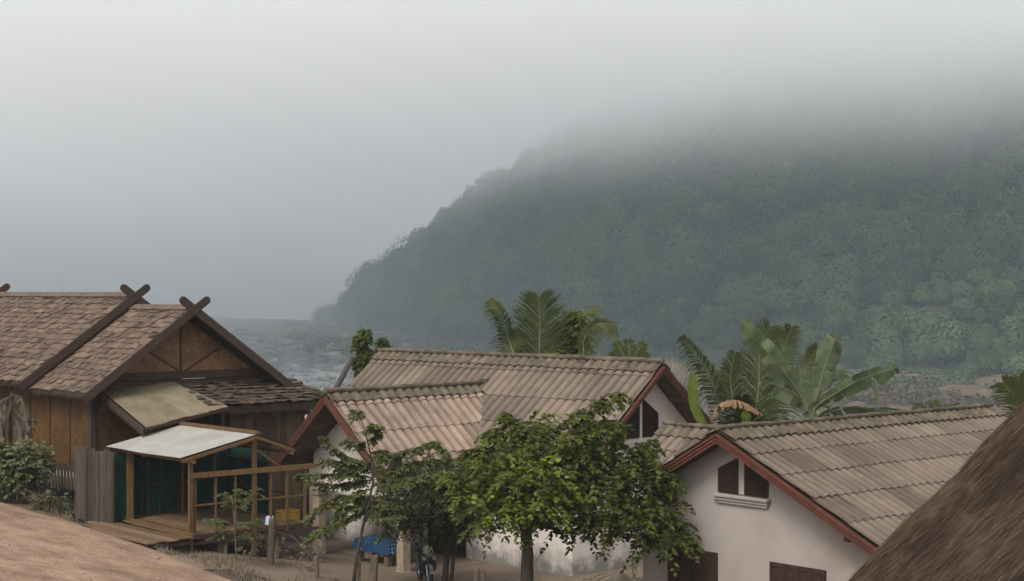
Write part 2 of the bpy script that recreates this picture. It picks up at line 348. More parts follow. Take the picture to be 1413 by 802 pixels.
for u in us:
    d1 = toe(u)+40
    for j in range(nd):
        t = j/(nd-1)
        near = float(np.interp(u, [250, 330, 360, 430, 600, 1000, 1413, 3200], [1400, 1040, 560, 430, 385, 370, 350, 300]))
        near += 18*nz(u*.02, 1, 1.0)
        d = near+(d1-near)*t; x = (u-CX)/F*d
        z = -31+5.5*sm(t*1.5)+2.2*nz(x, d, .02)*sm(t*4)+1.2*nz(x, d, .08, 3)*sm(t*4)
        b.v.append((x, d, z))
for i in range(len(us)-1):
    for j in range(nd-1):
        a = i*nd+j; b.f.append((a, a+nd, a+nd+1, a+1)); b.t.append(0)
struct(b.build('sand_bank', sand, smooth=True))
# the wooded hill
hillm = mat('hillside_soil', (.03,.04,.025), (.055,.06,.035), .05, .95, 0, c3=(.10,.08,.05), s3=.02, amt3=.4)
us = np.concatenate([np.linspace(440, 1500, 190), np.linspace(1510, 3200, 40)]); nt = 46
HV = np.zeros((len(us), nt, 3))
for i, u in enumerate(us):
    d0 = toe(u); d1, zc = crest(u)
    for j in range(nt):
        t = j/(nt-1)*1.45
        if t <= 1:
            d = d0+(d1-d0)*t; z = -27+(zc+27)*(t**.92)
        else:
            q = (t-1)/.45; d = d1+(d1-d0)*.5*q+60*q; z = zc-(zc+30)*q**1.3
        x = (u-CX)/F*d; am = min(1, t*3)*(1-max(0, t-.9)*.9) if t < 1 else .1
        g = 9*nz(x, d, .006, 2)*am + 6*nz(x, d, .016, 4)*am + 2.5*nz(x, d, .05, 6)*am
        HV[i, j] = (x, d, z+g)
b = MB(); b.v = [tuple(q) for q in HV.reshape(-1, 3)]
for i in range(len(us)-1):
    for j in range(nt-1):
        a = i*nt+j; b.f.append((a, a+nt, a+nt+1, a+1)); b.t.append(0)
struct(b.build('hill', hillm, smooth=True))
# far ridges beyond the bend of the river
farm = mat('far_forest', (.035,.05,.03), (.06,.075,.045), .01, .95, 0)
def ridge(name, u0, u1, d, prof, depth):
    b = MB(); U = np.linspace(u0, u1, 160); n = 8
    for u in U:
        vc = float(np.interp(u, prof[0], prof[1])); zc = (CY-vc)/F*(d+depth)
        for j in range(n):
            t = j/(n-1)*1.3; dd = d+depth*t; x = (u-CX)/F*dd
            z = -30+(zc+30)*t if t <= 1 else zc-(zc+30)*(t-1)/.3
            z += (14*nz(x, dd, .004, 7)+5*nz(x, dd, .02, 1))*min(1, t*2)*(1 if t <= 1.05 else 0); b.v.append((x, dd, z))
    for i in range(len(U)-1):
        for j in range(n-1):
            a = i*n+j; b.f.append((a, a+n, a+n+1, a+1)); b.t.append(0)
    struct(b.build(name, farm, smooth=True))
ridge('far_hill', -900, 1000, 1900, ([-900,0,100,180,300,420,520,1000],[290,300,325,322,350,372,385,400]), 300)
ridge('far_mountain', -1200, 1200, 2150, ([-1200,-100,100,300,500,1200],[285,290,300,310,300,300]), 420)
# ---- forest on the hill, one mass of crowns
def crowns(C3, rad, hgt, nq, tintc, qs=.34):
    """C3 (n,3) crown centres; nq leaf-clump quads each"""
    n = len(C3); d = RNG.normal(size=(n, nq, 3)); d[..., 2] = np.abs(d[..., 2])*1.0-.25
    d /= np.linalg.norm(d, axis=2, keepdims=True)
    rr = RNG.uniform(.62, 1.0, size=(n, nq, 1))**.5
    lump = 1+.16*np.sin(d[..., :1]*5+RNG.uniform(0, 6, (n, 1, 1)))*np.cos(d[..., 1:2]*6+RNG.uniform(0, 6, (n, 1, 1)))
    P = C3[:, None, :]+d*rr*lump*np.stack([rad, rad, hgt], 1)[:, None, :]
    nrm = d+RNG.normal(size=d.shape)*.22; nrm /= np.linalg.norm(nrm, axis=2, keepdims=True)
    a = np.cross(nrm, RNG.normal(size=d.shape)); a /= np.linalg.norm(a, axis=2, keepdims=True); bb = np.cross(nrm, a)
    s = np.minimum(rad[:, None, None]*qs, .55)*RNG.uniform(.6, 1.3, size=(n, nq, 1))
    Q = np.stack([P-a*s, P-bb*s*.8, P+a*s*.9, P+bb*s], 2)
    t = np.clip(tintc[:, None]+RNG.normal(size=(n, nq))*.10, -1, 1)
    return Q.reshape(-1, 3), t.reshape(-1)
NT = 3700
iu = RNG.uniform(0, 1, NT)
uu = 445+iu**1.15*(1650-445)
tt = RNG.uniform(0.0, 1.06, NT)
C3 = np.zeros((NT, 3))
for k in range(NT):
    fi = np.interp(uu[k], us, np.arange(len(us))); fj = min(tt[k]/1.45*(nt-1), nt-1.001); i0 = min(int(fi), len(us)-2); j0 = int(fj); a, bq = fi-i0, fj-j0
    C3[k] = (HV[i0,j0]*(1-a)*(1-bq)+HV[i0+1,j0]*a*(1-bq)+HV[i0,j0+1]*(1-a)*bq+HV[i0+1,j0+1]*a*bq)
keep = np.array([not (t_ < .10 and RNG.uniform() < .35) for t_ in tt])
C3 = C3[keep]; NTk = len(C3)
rad = RNG.uniform(4.6, 7.4, NTk)*RNG.choice([.65, 1, 1, 1.4], NTk)*np.clip(np.hypot(C3[:, 0], C3[:, 1])/650, .8, 1.15); hgt = rad*RNG.uniform(.8, 1.25, NTk)
C3[:, 2] += rad*.35+RNG.uniform(-1, 5.5, NTk)
patch = np.array([nz(p[0], p[1]*.5+p[2], .012, 11)+.75*nz(p[0], p[1]*.5+p[2], .045, 17) for p in C3]); sp = RNG.normal(size=NTk)*.38
M['forest'] = ramp_mat('forest_foliage', [(.009,.026,.013), (.022,.060,.023), (.046,.096,.030), (.080,.120,.040), (.13,.095,.05)], .85, .03)
V, t = crowns(C3, rad, hgt, 560, np.clip(-.05+patch*.5+sp, -.9, .8), .15)
tag(big_mesh('hillside_forest', V, t, 'forest'), 'dense mixed forest covering the misty hillside above the river', 'forest', kind='stuff')
# scrub on the foreshore
NS = 4200; uS = RNG.uniform(395, 1600, NS); fr = RNG.uniform(0, 1, NS)**.6; C = []
for k in range(NS):
    d1 = toe(uS[k])+30; dn = float(np.interp(uS[k], [395, 480, 700, 1000, 1600], [700, 480, 430, 450, 400]))
    d = dn+(d1-dn)*fr[k]
    if nz((uS[k]-CX)/F*d, d, .012, 21) < -.2 and uS[k] > 560: continue
    C.append(((uS[k]-CX)/F*d, d, -26.0))
C = np.array(C); rad = RNG.uniform(.8, 3.4, len(C))
M['scrub'] = ramp_mat('foreshore_scrub', [(.03,.045,.02), (.05,.07,.028), (.09,.10,.045), (.17,.13,.08)], .85, .15)
V, t = crowns(C, rad, rad*.8, 40, RNG.normal(size=len(C))*.35)
tag(big_mesh('foreshore_scrub', V, t, 'scrub'), 'low green scrub along the foot of the wooded hill', 'scrub', kind='stuff')
C = []
for k in range(2600):
    u = random.uniform(900, 1560); d = random.uniform(380, toe(u)+35); x = (u-CX)/F*d
    if nz(x, d, .02, 33) > -.05: C.append((x, d, -26.2))
C = np.array(C); rad = RNG.uniform(.5, 1.9, len(C))
V, t = crowns(C, rad*1.4, rad*.8, 34, RNG.normal(size=len(C))*.5, .3)
tag(big_mesh('dry_undergrowth', V, t, ramp_mat('dry_undergrowth', [(.03,.03,.018),(.06,.045,.03),(.11,.075,.05),(.15,.105,.07)], .9, .1)), 'brown dry undergrowth on the earth bank between the palms and the forest', 'undergrowth', kind='stuff')
# boulders on the spit
rockm = mat('river_rock', (.08,.08,.085), (.17,.165,.16), .3, .9, .5, 1, tint=.3)
b = MB()
for k in range(1500):
    u = random.uniform(325, 560) if k % 4 else random.uniform(325, 460); t_ = random.random()
    near = float(np.interp(u, [325, 360, 430, 600], [900, 500, 425, 400])); far = float(np.interp(u, [325, 400, 460, 560], [1050, 900, 640, 520]))
    d = near+(far-near)*t_; x = (u-CX)/F*d; s_ = random.uniform(.8, 3.6)*(1.5 if random.random() < .1 else 1)
    vs = []
    for (a_, b_, c_) in ((1,0,0),(0,1,0),(-1,0,0),(0,-1,0),(.5,.5,.7),(-.6,.4,.6),(-.3,-.6,.75),(.5,-.4,.6)):
        q = s_*random.uniform(.7, 1.3); vs.append((x+a_*q*1.3, d+b_*q, -28.0+c_*q*.9+(.3 if c_ else -1.5)))
    b.add(vs, [(0,1,4),(1,5,4),(1,2,5),(2,6,5),(2,3,6),(3,7,6),(3,0,7),(0,4,7),(4,5,6,7)], random.uniform(-1, 1))
tag(b.build('river_rocks', rockm), 'dark boulders strewn over the low river spit left of the wooded hill', 'rocks', kind='stuff')
# plume grass mound in front of the forest
def blade_clump(C, n, L, W, spread, tone, dn=.0):
    P = []; D = []; T = []
    for c0 in C:
        for _ in range(n):
            a_ = random.uniform(0, 6.28); q = random.uniform(0, spread)
            P.append((c0[0]+math.cos(a_)*q, c0[1]+math.sin(a_)*q, c0[2])); D.append((math.cos(a_)*random.uniform(.1, .7), math.sin(a_)*random.uniform(.1, .7), 1-dn)); T.append(max(-1, min(1, random.gauss(tone, .3))))
    P = np.array(P); return leaves(P, D, RNG.uniform(.6, 1.1, len(P))*L, W), T
C = []
for k in range(150):
    d = random.uniform(360, 420); u = random.gauss(915, 26); C.append(((u-CX)/F*d, d, -25.5+random.uniform(-4, 3.0)-abs(u-915)*.06))
V, T = blade_clump(C, 26, 7.0, .5, 2.0, .4)
tag(big_mesh('plume_grass', V, T, ramp_mat('plume_grass', [(.10,.08,.055),(.16,.13,.09),(.22,.17,.12),(.12,.12,.06)], .9, .1)), 'tall pale brown plume grass in front of the forest, above the white gable', 'grass', kind='stuff')
# ================================================================== buildings
def slope_pt(o, ax, dn, s, t, nrm, k): return o+ax*s+dn*t+nrm*k
def corrugated(mb, o, ax, dn, length, rows, pitch, amp, s_clip=None, lap=.035, res=8, sheet=3, up=None, jit=.006):
    """sheets of wavy roofing: rows (list of row lengths down the slope), each row lapping over the next"""
    o = Vector(o); ax = Vector(ax).normalized(); dn = Vector(dn).normalized(); nrm = ax.cross(dn)
    if nrm.z < 0: nrm = -nrm
    n = int(length/pitch*res); t0 = 0
    for ri, rl in enumerate(rows):
        k = 0
        while k < n:
            k2 = min(n, k+sheet*res); tint = random.gauss(0, .45) if random.random() > .07 else random.choice((-1.3, -1.0, 1.1)); j1 = random.uniform(-jit, jit)*(2.2 if random.random() < .1 else 1); j2 = random.uniform(0, jit*2); sl = random.uniform(-.02, .02)
            vs = []; m_ = k2-k+1
            ext = rl+.06+sl
            for lv in range(5):
                for q in range(k, k2+1):
                    s = q*length/n; ph = (q % res)/res*2*math.pi
                    wv = amp*(abs(math.cos(ph/2))**.8*2-1)
                    if lv < 4:
                        tt_ = t0+ext*lv/3; kk = wv+lap*lv/3+(j1 if lv < 2 else j2)
                    else: tt_ = t0+ext-.004; kk = wv+lap+j2-.045
                    vs.append(tuple(slope_pt(o, ax, dn, s, tt_, nrm, kk)))
            o_ = len(mb.v); mb.v += vs
            for lv in range(4):
                for q in range(m_-1):
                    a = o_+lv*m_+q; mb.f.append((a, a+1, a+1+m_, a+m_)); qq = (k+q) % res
                    dv = -.85 if qq in (3, 4) else (-.25 if qq in (2, 5) else .25)  # trough faces tinted darker: dirt, and shade painted in to sharpen the corrugation
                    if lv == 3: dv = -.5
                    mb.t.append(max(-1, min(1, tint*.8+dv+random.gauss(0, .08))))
            k = k2
        t0 += rl
def ridge_cap(mb, p, q, downs, length_dn, pitch, amp, seg=.62, rr=.075):
    p = Vector(p); q = Vector(q); ax = (q-p).normalized(); L = (q-p).length
    n = max(1, round(L/seg))
    for i in range(n):
        a = p+ax*(L*i/n-.02); b_ = p+ax*(L*(i+1)/n+.01); r1 = rr+random.uniform(-.004, .006); dz = Vector((0,0,random.uniform(-.012, .012)+.03))
        mb.tube([a+dz, b_+dz], [r1+.008, r1-.006], 8, random.uniform(-1, 1))
def shed_soffit(mb, o, ax, dn, s0, s1, t0, t1, k0, k1):
    o = Vector(o); ax = Vector(ax).normalized(); dn = Vector(dn).normalized(); n = ax.cross(dn)
    if n.z < 0: n = -n
    c = [slope_pt(o, ax, dn, s, t, n, k) for k in (k0, k1) for (s, t) in ((s0,t0),(s1,t0),(s1,t1),(s0,t1))]
    mb.add(c, [(0,3,2,1),(4,5,6,7),(0,1,5,4),(1,2,6,5),(2,3,7,6),(3,0,4,7)])
def rake(mb, top, bot, outward, drop=.27, off=.0):
    """stepped fascia board: three ribs, one above another"""
    top = Vector(top); bot = Vector(bot); out = Vector(outward).normalized()
    mb.beam(top+Vector((0,0,-.11+off))+out*.012, bot+Vector((0,0,-.11+off))+out*.012, .02, .20)
    for i, (dz, th) in enumerate(((-.035, .085), (-.115, .065), (-.19, .045))):
        mb.beam(top+Vector((0,0,dz+off))+out*th/2, bot+Vector((0,0,dz+off))+out*th/2, th, .05, t=0)
def gable_louvre(parent, plane, at_, pieces, outdir, frame_mat='white', name='louvre_window'):
    """plane 'x' or 'y' wall at coordinate at_; pieces: (a0, a1, z0, ztop_at_a0, ztop_at_a1)"""
    for (a0, a1, z0, za, zb) in pieces:
        P = (lambda a, z, k: (at_+outdir*k, a, z)) if plane == 'x' else (lambda a, z, k: (a, at_+outdir*k, z))
        bk = MB(); bk.add([P(a0,z0,.012),P(a1,z0,.012),P(a1,zb,.012),P(a0,za,.012)], [(0,1,2,3)])
        for (p, q) in (((a0,z0),(a1,z0)),((a1,z0),(a1,zb)),((a1,zb),(a0,za)),((a0,za),(a0,z0))):
            bk.beam(P(p[0],p[1],.025), P(q[0],q[1],.025), .045, .045)
        o = bk.build(name, 'shutter', parent)
        sl = MB(); z = z0+.06
        while z < max(za, zb)-.03:
            lo, hi = min(a0,a1)+.03, max(a0,a1)-.03
            zz0, zz1 = (za, zb) if a0 < a1 else (zb, za)
            # clip by sloping top
            if abs(zz1-zz0) > 1e-3:
                f = (z+.03-zz0)/(zz1-zz0); xa = min(a0,a1)+f*(abs(a1-a0))
                if z+.03 > min(zz0, zz1):
                    if zz1 > zz0: lo = max(lo, xa+.02)
                    else: hi = min(hi, xa-.02)
            if hi-lo > .05: sl.beam(P(lo, z, .05), P(hi, z, .05), .05, .012, up=(0,0,1) if False else P(0,1,.9) if False else (0,0,1))
            if hi-lo > .05:
                v0 = [P(lo,z+.03,.03),P(hi,z+.03,.03),P(hi,z-.02,.075),P(lo,z-.02,.075)]
                sl.add(v0, [(0,1,2,3)])
            z += .062
        sl.build('slats', 'louvre', o)
def holed_wall(mb, plane, c0, c1, a0, a1, z0, z1, holes):
    """slab between c0..c1 (thickness) with rectangular holes [(h0,h1,zb,zt)]"""
    cuts = sorted({a0, a1}|{h[0] for h in holes}|{h[1] for h in holes})
    for i in range(len(cuts)-1):
        m0, m1 = cuts[i], cuts[i+1]; mid = (m0+m1)/2; segs = [(z0, z1)]
        for h in holes:
            if h[0] < mid < h[1]:
                new = []
                for (p, q) in segs:
                    if h[2] > p: new.append((p, h[2]))
                    if h[3] < q: new.append((h[3], q))
                segs = new
        for (p, q) in segs:
            if plane == 'x': mb.box((c0, m0, p), (c1, m1, q))
            else: mb.box((m0, c0, p), (m1, c1, q))
def zigzag(mb, p, q, drop=.14, step=.13, th=.02):
    p = Vector(p); q = Vector(q); L = (q-p).length; n = int(L/step); ax = (q-p)/n
    sd = ax.cross(Vector((0,0,1))).normalized()*th/2
    for i in range(n):
        a = p+ax*i; c_ = a+ax; m_ = a+ax*.5-Vector((0,0,drop))
        mb.add([a-sd, c_-sd, m_-sd, a+sd, c_+sd, m_+sd], [(0,1,2),(5,4,3),(0,2,5,3),(1,4,5,2)])

# ---------------------------------------------------------- middle house with porch wing
BZ = -8.5
hA = thing('stucco_house', 'white stucco house with long corrugated roof and a pillared porch, in the middle', 'house', (4.63, 50.0, BZ), R(45.5))
RH = 6.23; TN = .81; HW = 3.95; RLEN = 13.3
cosA = 1/math.sqrt(1+TN*TN); sl = HW/cosA
b = MB()
rowsA = [.55, 1.22, 1.18, 1.15, sl-4.10]
for sg in (-1, 1):
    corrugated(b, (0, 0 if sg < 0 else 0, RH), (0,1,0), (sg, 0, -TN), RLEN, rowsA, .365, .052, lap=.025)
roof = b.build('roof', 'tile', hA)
b = MB()
for sg in (-1, 1): corrugated(b, (0, 0, RH+.06), (0,1,0), (sg, 0, -TN), RLEN, [.40], .365, .040, lap=.03, sheet=2)
ridge_cap(b, (0,0,RH+.09), (0,RLEN,RH+.09), None, 0, 0, 0); b.build('ridge_cap', 'cap', roof)
b = MB()
for sg in (-1, 1):
    shed_soffit(b, (0,0,RH), (0,1,0), (sg,0,-TN), .03, RLEN-.03, .0, sl-.05, -.10, -.075)
for sg in (-1, 1):
    for x_ in (1.2, 2.4, 3.6):
        b.beam((sg*x_, .03, RH-TN*x_-.17), (sg*x_, .75, RH-TN*x_-.17), .07, .11)
b.build('soffit', 'soffit', roof)
for yy, od in ((0, -1), (RLEN, 1)):
    for sg in (-1, 1): b = MB(); rake(b, (0, yy, RH-.03), (sg*HW, yy, RH-TN*HW-.03), (0,od,0)); b.build('fascia', 'fascia', roof)
# walls
WX = 3.3; WY0 = .75; WY1 = 12.6; WT = RH-TN*WX-.16
b = MB()
holed_wall(b, 'x', -WX, -WX+.2, WY0, WY1, -.3, WT, [(5.35, 6.95, .02, 2.35), (9.05, 10.55, 1.0, 2.15)])
b.box((WX-.2, WY0, -.3), (WX, WY1, WT))
pent = [(-WX+.2,-.3),(WX-.2,-.3),(WX-.2,WT+.1),(0,RH-.17),(-WX+.2,WT+.1)]
b.prism(pent, 'y', WY0, WY0+.2); b.prism(pent, 'y', WY1-.2, WY1)
b.box((-WX+.2, WY0+.2, -.02), (WX-.2, WY1-.2, .02)); b.box((-WX+.2, 5.0, 0), (WX-.2, 5.1, 2.7)); b.box((-WX+.2, 7.3, 0), (WX-.2, 7.4, 2.7)); 
wall = b.build('wall', 'white', hA)
gable_louvre(hA, 'y', WY0, [(-1.02, -.30, 3.98, 4.55, 5.06), (-.12, .62, 3.98, 5.14, 4.66)], -1)
b = MB(); b.box((-1.45, WY0-.05, 3.80), (1.15, WY0, 3.93)); b.box((-1.5, WY0-.03, 3.66), (1.2, WY0, 3.72)); b.box((-.26, WY0-.055, 3.93), (-.16, WY0, 5.1)); b.build('window_sill', 'white', hA)
b = MB(); b.box((-WX-.03, 5.27, 0), (-WX+.12, 5.35, 2.43)); b.box((-WX-.03, 6.95, 0), (-WX+.12, 7.03, 2.43)); b.box((-WX-.03, 5.35, 2.35), (-WX+.12, 6.95, 2.43)); b.build('door_frame', 'shutter', hA)
b = MB(); b.box((-WX+.06, 6.2, .02), (-WX+.1, 6.95, 2.35)); b.build('door', 'shutter', hA)
b = MB(); b.box((-WX-.02, 9.0, .95), (-WX+.1, 9.07, 2.2)); b.box((-WX-.02, 10.53, .95), (-WX+.1, 10.6, 2.2)); b.box((-WX-.02, 9.07, 2.13), (-WX+.1, 10.53, 2.2)); b.box((-WX-.02, 9.07, .95), (-WX+.1, 10.53, 1.02))
wf = b.build('window', 'shutter', hA)
b = MB(); b.box((-WX+.05, 9.07, 1.02), (-WX+.08, 9.78, 2.13)); b.box((-WX+.055, 9.82, 1.02), (-WX+.085, 10.53, 2.13)); b.build('shutter', 'louvre', wf)
# porch wing: ridge runs toward -x from the main slope
PY = 6.75; PH = -3.15+8.5; PT = .88; PHW = 2.65; X1 = -1.0; X0 = -7.75
cosP = 1/math.sqrt(1+PT*PT); slp = PHW/cosP
b = MB()
for sg in (-1, 1):
    # slope nearest the viewer (sg=-1) continues under the main roof to make the valley
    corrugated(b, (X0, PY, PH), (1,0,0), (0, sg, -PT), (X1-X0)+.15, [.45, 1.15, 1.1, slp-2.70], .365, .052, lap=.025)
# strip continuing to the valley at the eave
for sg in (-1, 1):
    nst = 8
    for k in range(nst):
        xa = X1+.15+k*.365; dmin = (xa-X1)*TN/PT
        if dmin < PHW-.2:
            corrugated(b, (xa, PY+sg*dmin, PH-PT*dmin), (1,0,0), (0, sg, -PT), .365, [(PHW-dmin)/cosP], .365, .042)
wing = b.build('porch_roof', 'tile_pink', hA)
b = MB()
for sg in (-1, 1): corrugated(b, (X0, PY, PH+.06), (1,0,0), (0, sg, -PT), X1-X0, [.36], .365, .040, lap=.03, sheet=2)
ridge_cap(b, (X0, PY, PH+.09), (X1+.02, PY, PH+.09), None, 0, 0, 0)
b.beam((X1+.05, PY, PH+.04), (X1+.05, PY, PH+.22), .34, .30)
b.build('ridge_cap', 'cap', wing)
b = MB(); n_ = 22
for k in range(n_):   # cement valley
    a0_, a1_ = k/n_*2.55, (k+1)/n_*2.55
    for q0, q1 in ((a0_, a1_),):
        p = Vector((X1+q0*PT/TN, PY-q0, PH-PT*q0+.085)); q = Vector((X1+q1*PT/TN, PY-q1, PH-PT*q1+.085)); b.tube([p, q], .085+.012*random.random(), 6, random.uniform(-1,1))
b.build('valley', 'cap', wing)
b = MB()
for sg in (-1, 1):
    shed_soffit(b, (X0, PY, PH), (1,0,0), (0,sg,-PT), .03, X1-X0, .0, slp-.05, -.10, -.075)
    for x_ in (.9, 1.8): b.beam((X0+.03, PY+sg*x_, PH-PT*x_-.17), (X0+1.3, PY+sg*x_, PH-PT*x_-.17), .07, .11)
b.build('soffit', 'soffit', wing)
for sg in (-1, 1): b = MB(); rake(b, (X0, PY, PH-.03), (X0, PY+sg*PHW, PH-PT*PHW-.03), (-1,0,0)); b.build('fascia', 'fascia', wing)
b = MB(); gx0 = X0+1.2
pent = [(PY-2.1, 2.25), (PY+2.1, 2.25), (PY+2.1, PH-PT*2.1-.14), (PY, PH-.15), (PY-2.1, PH-PT*2.1-.14)]
b.prism(pent, 'x', gx0, gx0+.18); b.box((gx0+.18, PY+1.92, 2.3), (-WX, PY+2.1, PH-PT*2.1-.1)); b.box((gx0+.18, PY-2.1, 2.3), (-WX, PY-1.92, PH-PT*2.1-.1))
b.build('porch_gable', 'white', hA)
for yy in (PY-2.0, PY+2.0):
    b = MB(); b.box((gx0+.0, yy-.15, -.3), (gx0+.3, yy+.15, 2.25)); b.box((gx0-.04, yy-.19, 2.05), (gx0+.34, yy+.19, 2.2)); b.box((gx0-.03, yy-.18, -.3), (gx0+.33, yy+.18, .12))
    b.build('pillar', 'pillar', hA, bevel=.012)
b = MB(); b.box((gx0-.35, PY-2.5, -.35), (-WX, PY+2.6, .07)); b.box((-WX-1.1, WY0-.3, -.35), (-WX, PY-2.5, .05)); b.build('porch_floor', yardm, hA)

# ---------------------------------------------------------- right house
hB = thing('gabled_house', 'cream stucco house at the right, its gable with louvred attic window above two brown shutters', 'house', (4.66, 37.0, BZ), R(40.94))
RH = -3.22+8.5; TR = .475; TL = .55; WR = 4.47; WL = 2.0; RL = 11.1
b = MB()
slr = WR*math.sqrt(1+TR*TR)
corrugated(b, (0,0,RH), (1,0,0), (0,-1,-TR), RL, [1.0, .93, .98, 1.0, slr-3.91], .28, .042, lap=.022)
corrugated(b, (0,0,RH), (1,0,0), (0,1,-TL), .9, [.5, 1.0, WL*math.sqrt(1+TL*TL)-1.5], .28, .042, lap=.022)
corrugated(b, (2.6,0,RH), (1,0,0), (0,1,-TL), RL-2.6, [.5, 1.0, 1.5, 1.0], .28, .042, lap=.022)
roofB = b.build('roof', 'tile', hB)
b = MB()
corrugated(b, (0,0,RH+.05), (1,0,0), (0,-1,-TR), RL, [.40], .28, .036, lap=.02, sheet=2)
corrugated(b, (0,0,RH+.05), (1,0,0), (0,1,-TL), RL, [.34], .28, .036, lap=.02, sheet=2)
ridge_cap(b, (0,0,RH+.085), (RL,0,RH+.085), None, 0,0,0, seg=.42, rr=.05); b.build('ridge_cap', 'cap', roofB)
b = MB()
shed_soffit(b, (0,0,RH), (1,0,0), (0,-1,-TR), .03, RL-.03, 0, slr-.04, -.09, -.066)
shed_soffit(b, (0,0,RH), (1,0,0), (0,1,-TL), .03, RL-.03, 0, WL*math.sqrt(1+TL*TL)-.04, -.09, -.066)
b.build('soffit', 'soffit', roofB)
for (xx, yy, tt_) in ((0,-WR,TR),(0,WL,TL),(RL,-WR,TR)):
    b = MB(); rake(b, (xx,0,RH-.02), (xx,yy,RH-tt_*abs(yy)-.02), (1 if xx else -1,0,0)); b.build('fascia', 'fascia', roofB)
for yy, q in ((-3.6,.36),(0,.31)):
    b = MB(); b.box((.02, yy-.07, RH+TR*yy-q), (.6, yy+.07, RH+TR*yy-q+.13)); b.build('purlin', 'shutter', roofB)
# small wing roof on the left
b = MB(); WXr = 1.5; WHr = 5.12; TW = .73; LW = 3.12
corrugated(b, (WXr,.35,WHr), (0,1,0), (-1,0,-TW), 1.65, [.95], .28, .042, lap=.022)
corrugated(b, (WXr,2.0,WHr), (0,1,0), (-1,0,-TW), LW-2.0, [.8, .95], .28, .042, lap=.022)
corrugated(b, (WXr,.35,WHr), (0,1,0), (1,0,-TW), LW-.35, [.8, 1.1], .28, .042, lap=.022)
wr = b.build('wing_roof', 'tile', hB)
b = MB()
corrugated(b, (WXr,.3,WHr+.04), (0,1,0), (-1,0,-TW), LW-.3, [.32], .28, .036, lap=.02, sheet=2)
corrugated(b, (WXr,.3,WHr+.05), (0,1,0), (1,0,-TW), LW-.3, [.32], .28, .036, lap=.02, sheet=2)
ridge_cap(b, (WXr,.1,WHr+.08), (WXr,LW,WHr+.08), None, 0,0,0, seg=.42, rr=.05); b.build('ridge_cap', 'cap', wr)
b = MB(); fx = .6
yl = 2.95; yr = -4.05
poly = [(yr,-.3),(yl,-.3),(yl, WHr-TW*(WXr-fx)-.12),(1.9,RH-TL*1.9-.10),(0,RH-.13),(yr,RH+TR*yr-.13)]
b.prism(poly, 'x', fx, fx+.2)
b.box((fx+.2, yr, -.3), (10.6, yr+.2, RH+TR*yr-.13)); b.box((fx+.2, yl-.2, -.3), (10.6, yl, 3.6))
b.prism([(yr+.2,-.3),(yl-.2,-.3),(yl-.2,3.6),(0,RH-.13),(yr+.2,RH+TR*yr-.08)], 'x', 10.4, 10.6)
b.build('wall', 'cream', hB)
gable_louvre(hB, 'x', fx, [(.46, -.14, 3.86, 4.38, 4.66), (-.33, -.98, 3.86, 4.60, 4.27)], -1)
b = MB(); b.box((fx-.05, -.32, 3.84), (fx, -.15, 4.68))
b.box((fx-.16, -1.08, 3.75), (fx, .56, 3.82)); b.box((fx-.11, -1.04, 3.67), (fx, .52, 3.745)); b.box((fx-.07, -1.0, 3.60), (fx, .48, 3.665)); b.build('window_sill', 'cream', hB, bevel=.012)
for (y0, y1) in ((.52, 2.08), (-2.62, -1.06)):
    b = MB(); b.box((fx-.045, y0, 1.1), (fx-.001, y1, 2.42)); s_ = b.build('window', 'shutter', hB)
    b = MB(); nlv = 4; wd = (y1-y0)/nlv
    for k in range(nlv):
        ya = y0+k*wd; b.box((fx-.062, ya+.015, 1.12), (fx-.046, ya+.06, 2.40)); b.box((fx-.062, ya+wd-.06, 1.12), (fx-.046, ya+wd-.015, 2.40))
        for z_ in (1.12, 1.52, 1.95, 2.33): b.box((fx-.061, ya+.06, z_), (fx-.046, ya+wd-.06, z_+.06))
        for z_ in (1.22, 1.63, 2.06): b.box((fx-.056, ya+.11, z_), (fx-.046, ya+wd-.11, z_+.22))
    b.build('shutter_panel', 'louvre', s_, bevel=.004)

# ---------------------------------------------------------- thatched hut
hut = thing('thatched_hut', 'near hut with a steep brown thatched roof filling the bottom right corner', 'hut', (5.6, 11.5, -8.3))
def th_pt(s, t, k=0):     # s along ridge (toward viewer), t down slope
    r0 = Vector((6.2, 14.05, 1.08)); dn = Vector((-.703, 0, -.711)); n = Vector((-.711, 0, .703))
    sag = -.10*math.sin(min(1, t/6.2)*math.pi)
    e = max(0, (.35-s)/.35); k2 = k-.22*e*e
    bump = .05*mnoise.fractal(Vector((s*.9, t*.9, 0)), 1, 2, 4)+.02*mnoise.noise(Vector((s*6, t*1.2, 3)))
    edge = .05*mnoise.noise(Vector((0, t*1.6, 8)))+.025*mnoise.noise(Vector((0, t*6, 4)))
    return r0+Vector((0,-s-edge*(1 if s < .4 else 0),0))+dn*t+n*(k2+bump+sag)-Vector((5.6, 11.5, -8.3))
b = MB(); ns, nt_ = 90, 110
for i in range(ns):
    for j in range(nt_): b.v.append(tuple(th_pt(i/(ns-1)*7.2, j/(nt_-1)*6.9)))
for i in range(ns-1):
    for j in range(nt_-1):
        a = i*nt_+j; b.f.append((a, a+1, a+nt_+1, a+nt_)); b.t.append(0)
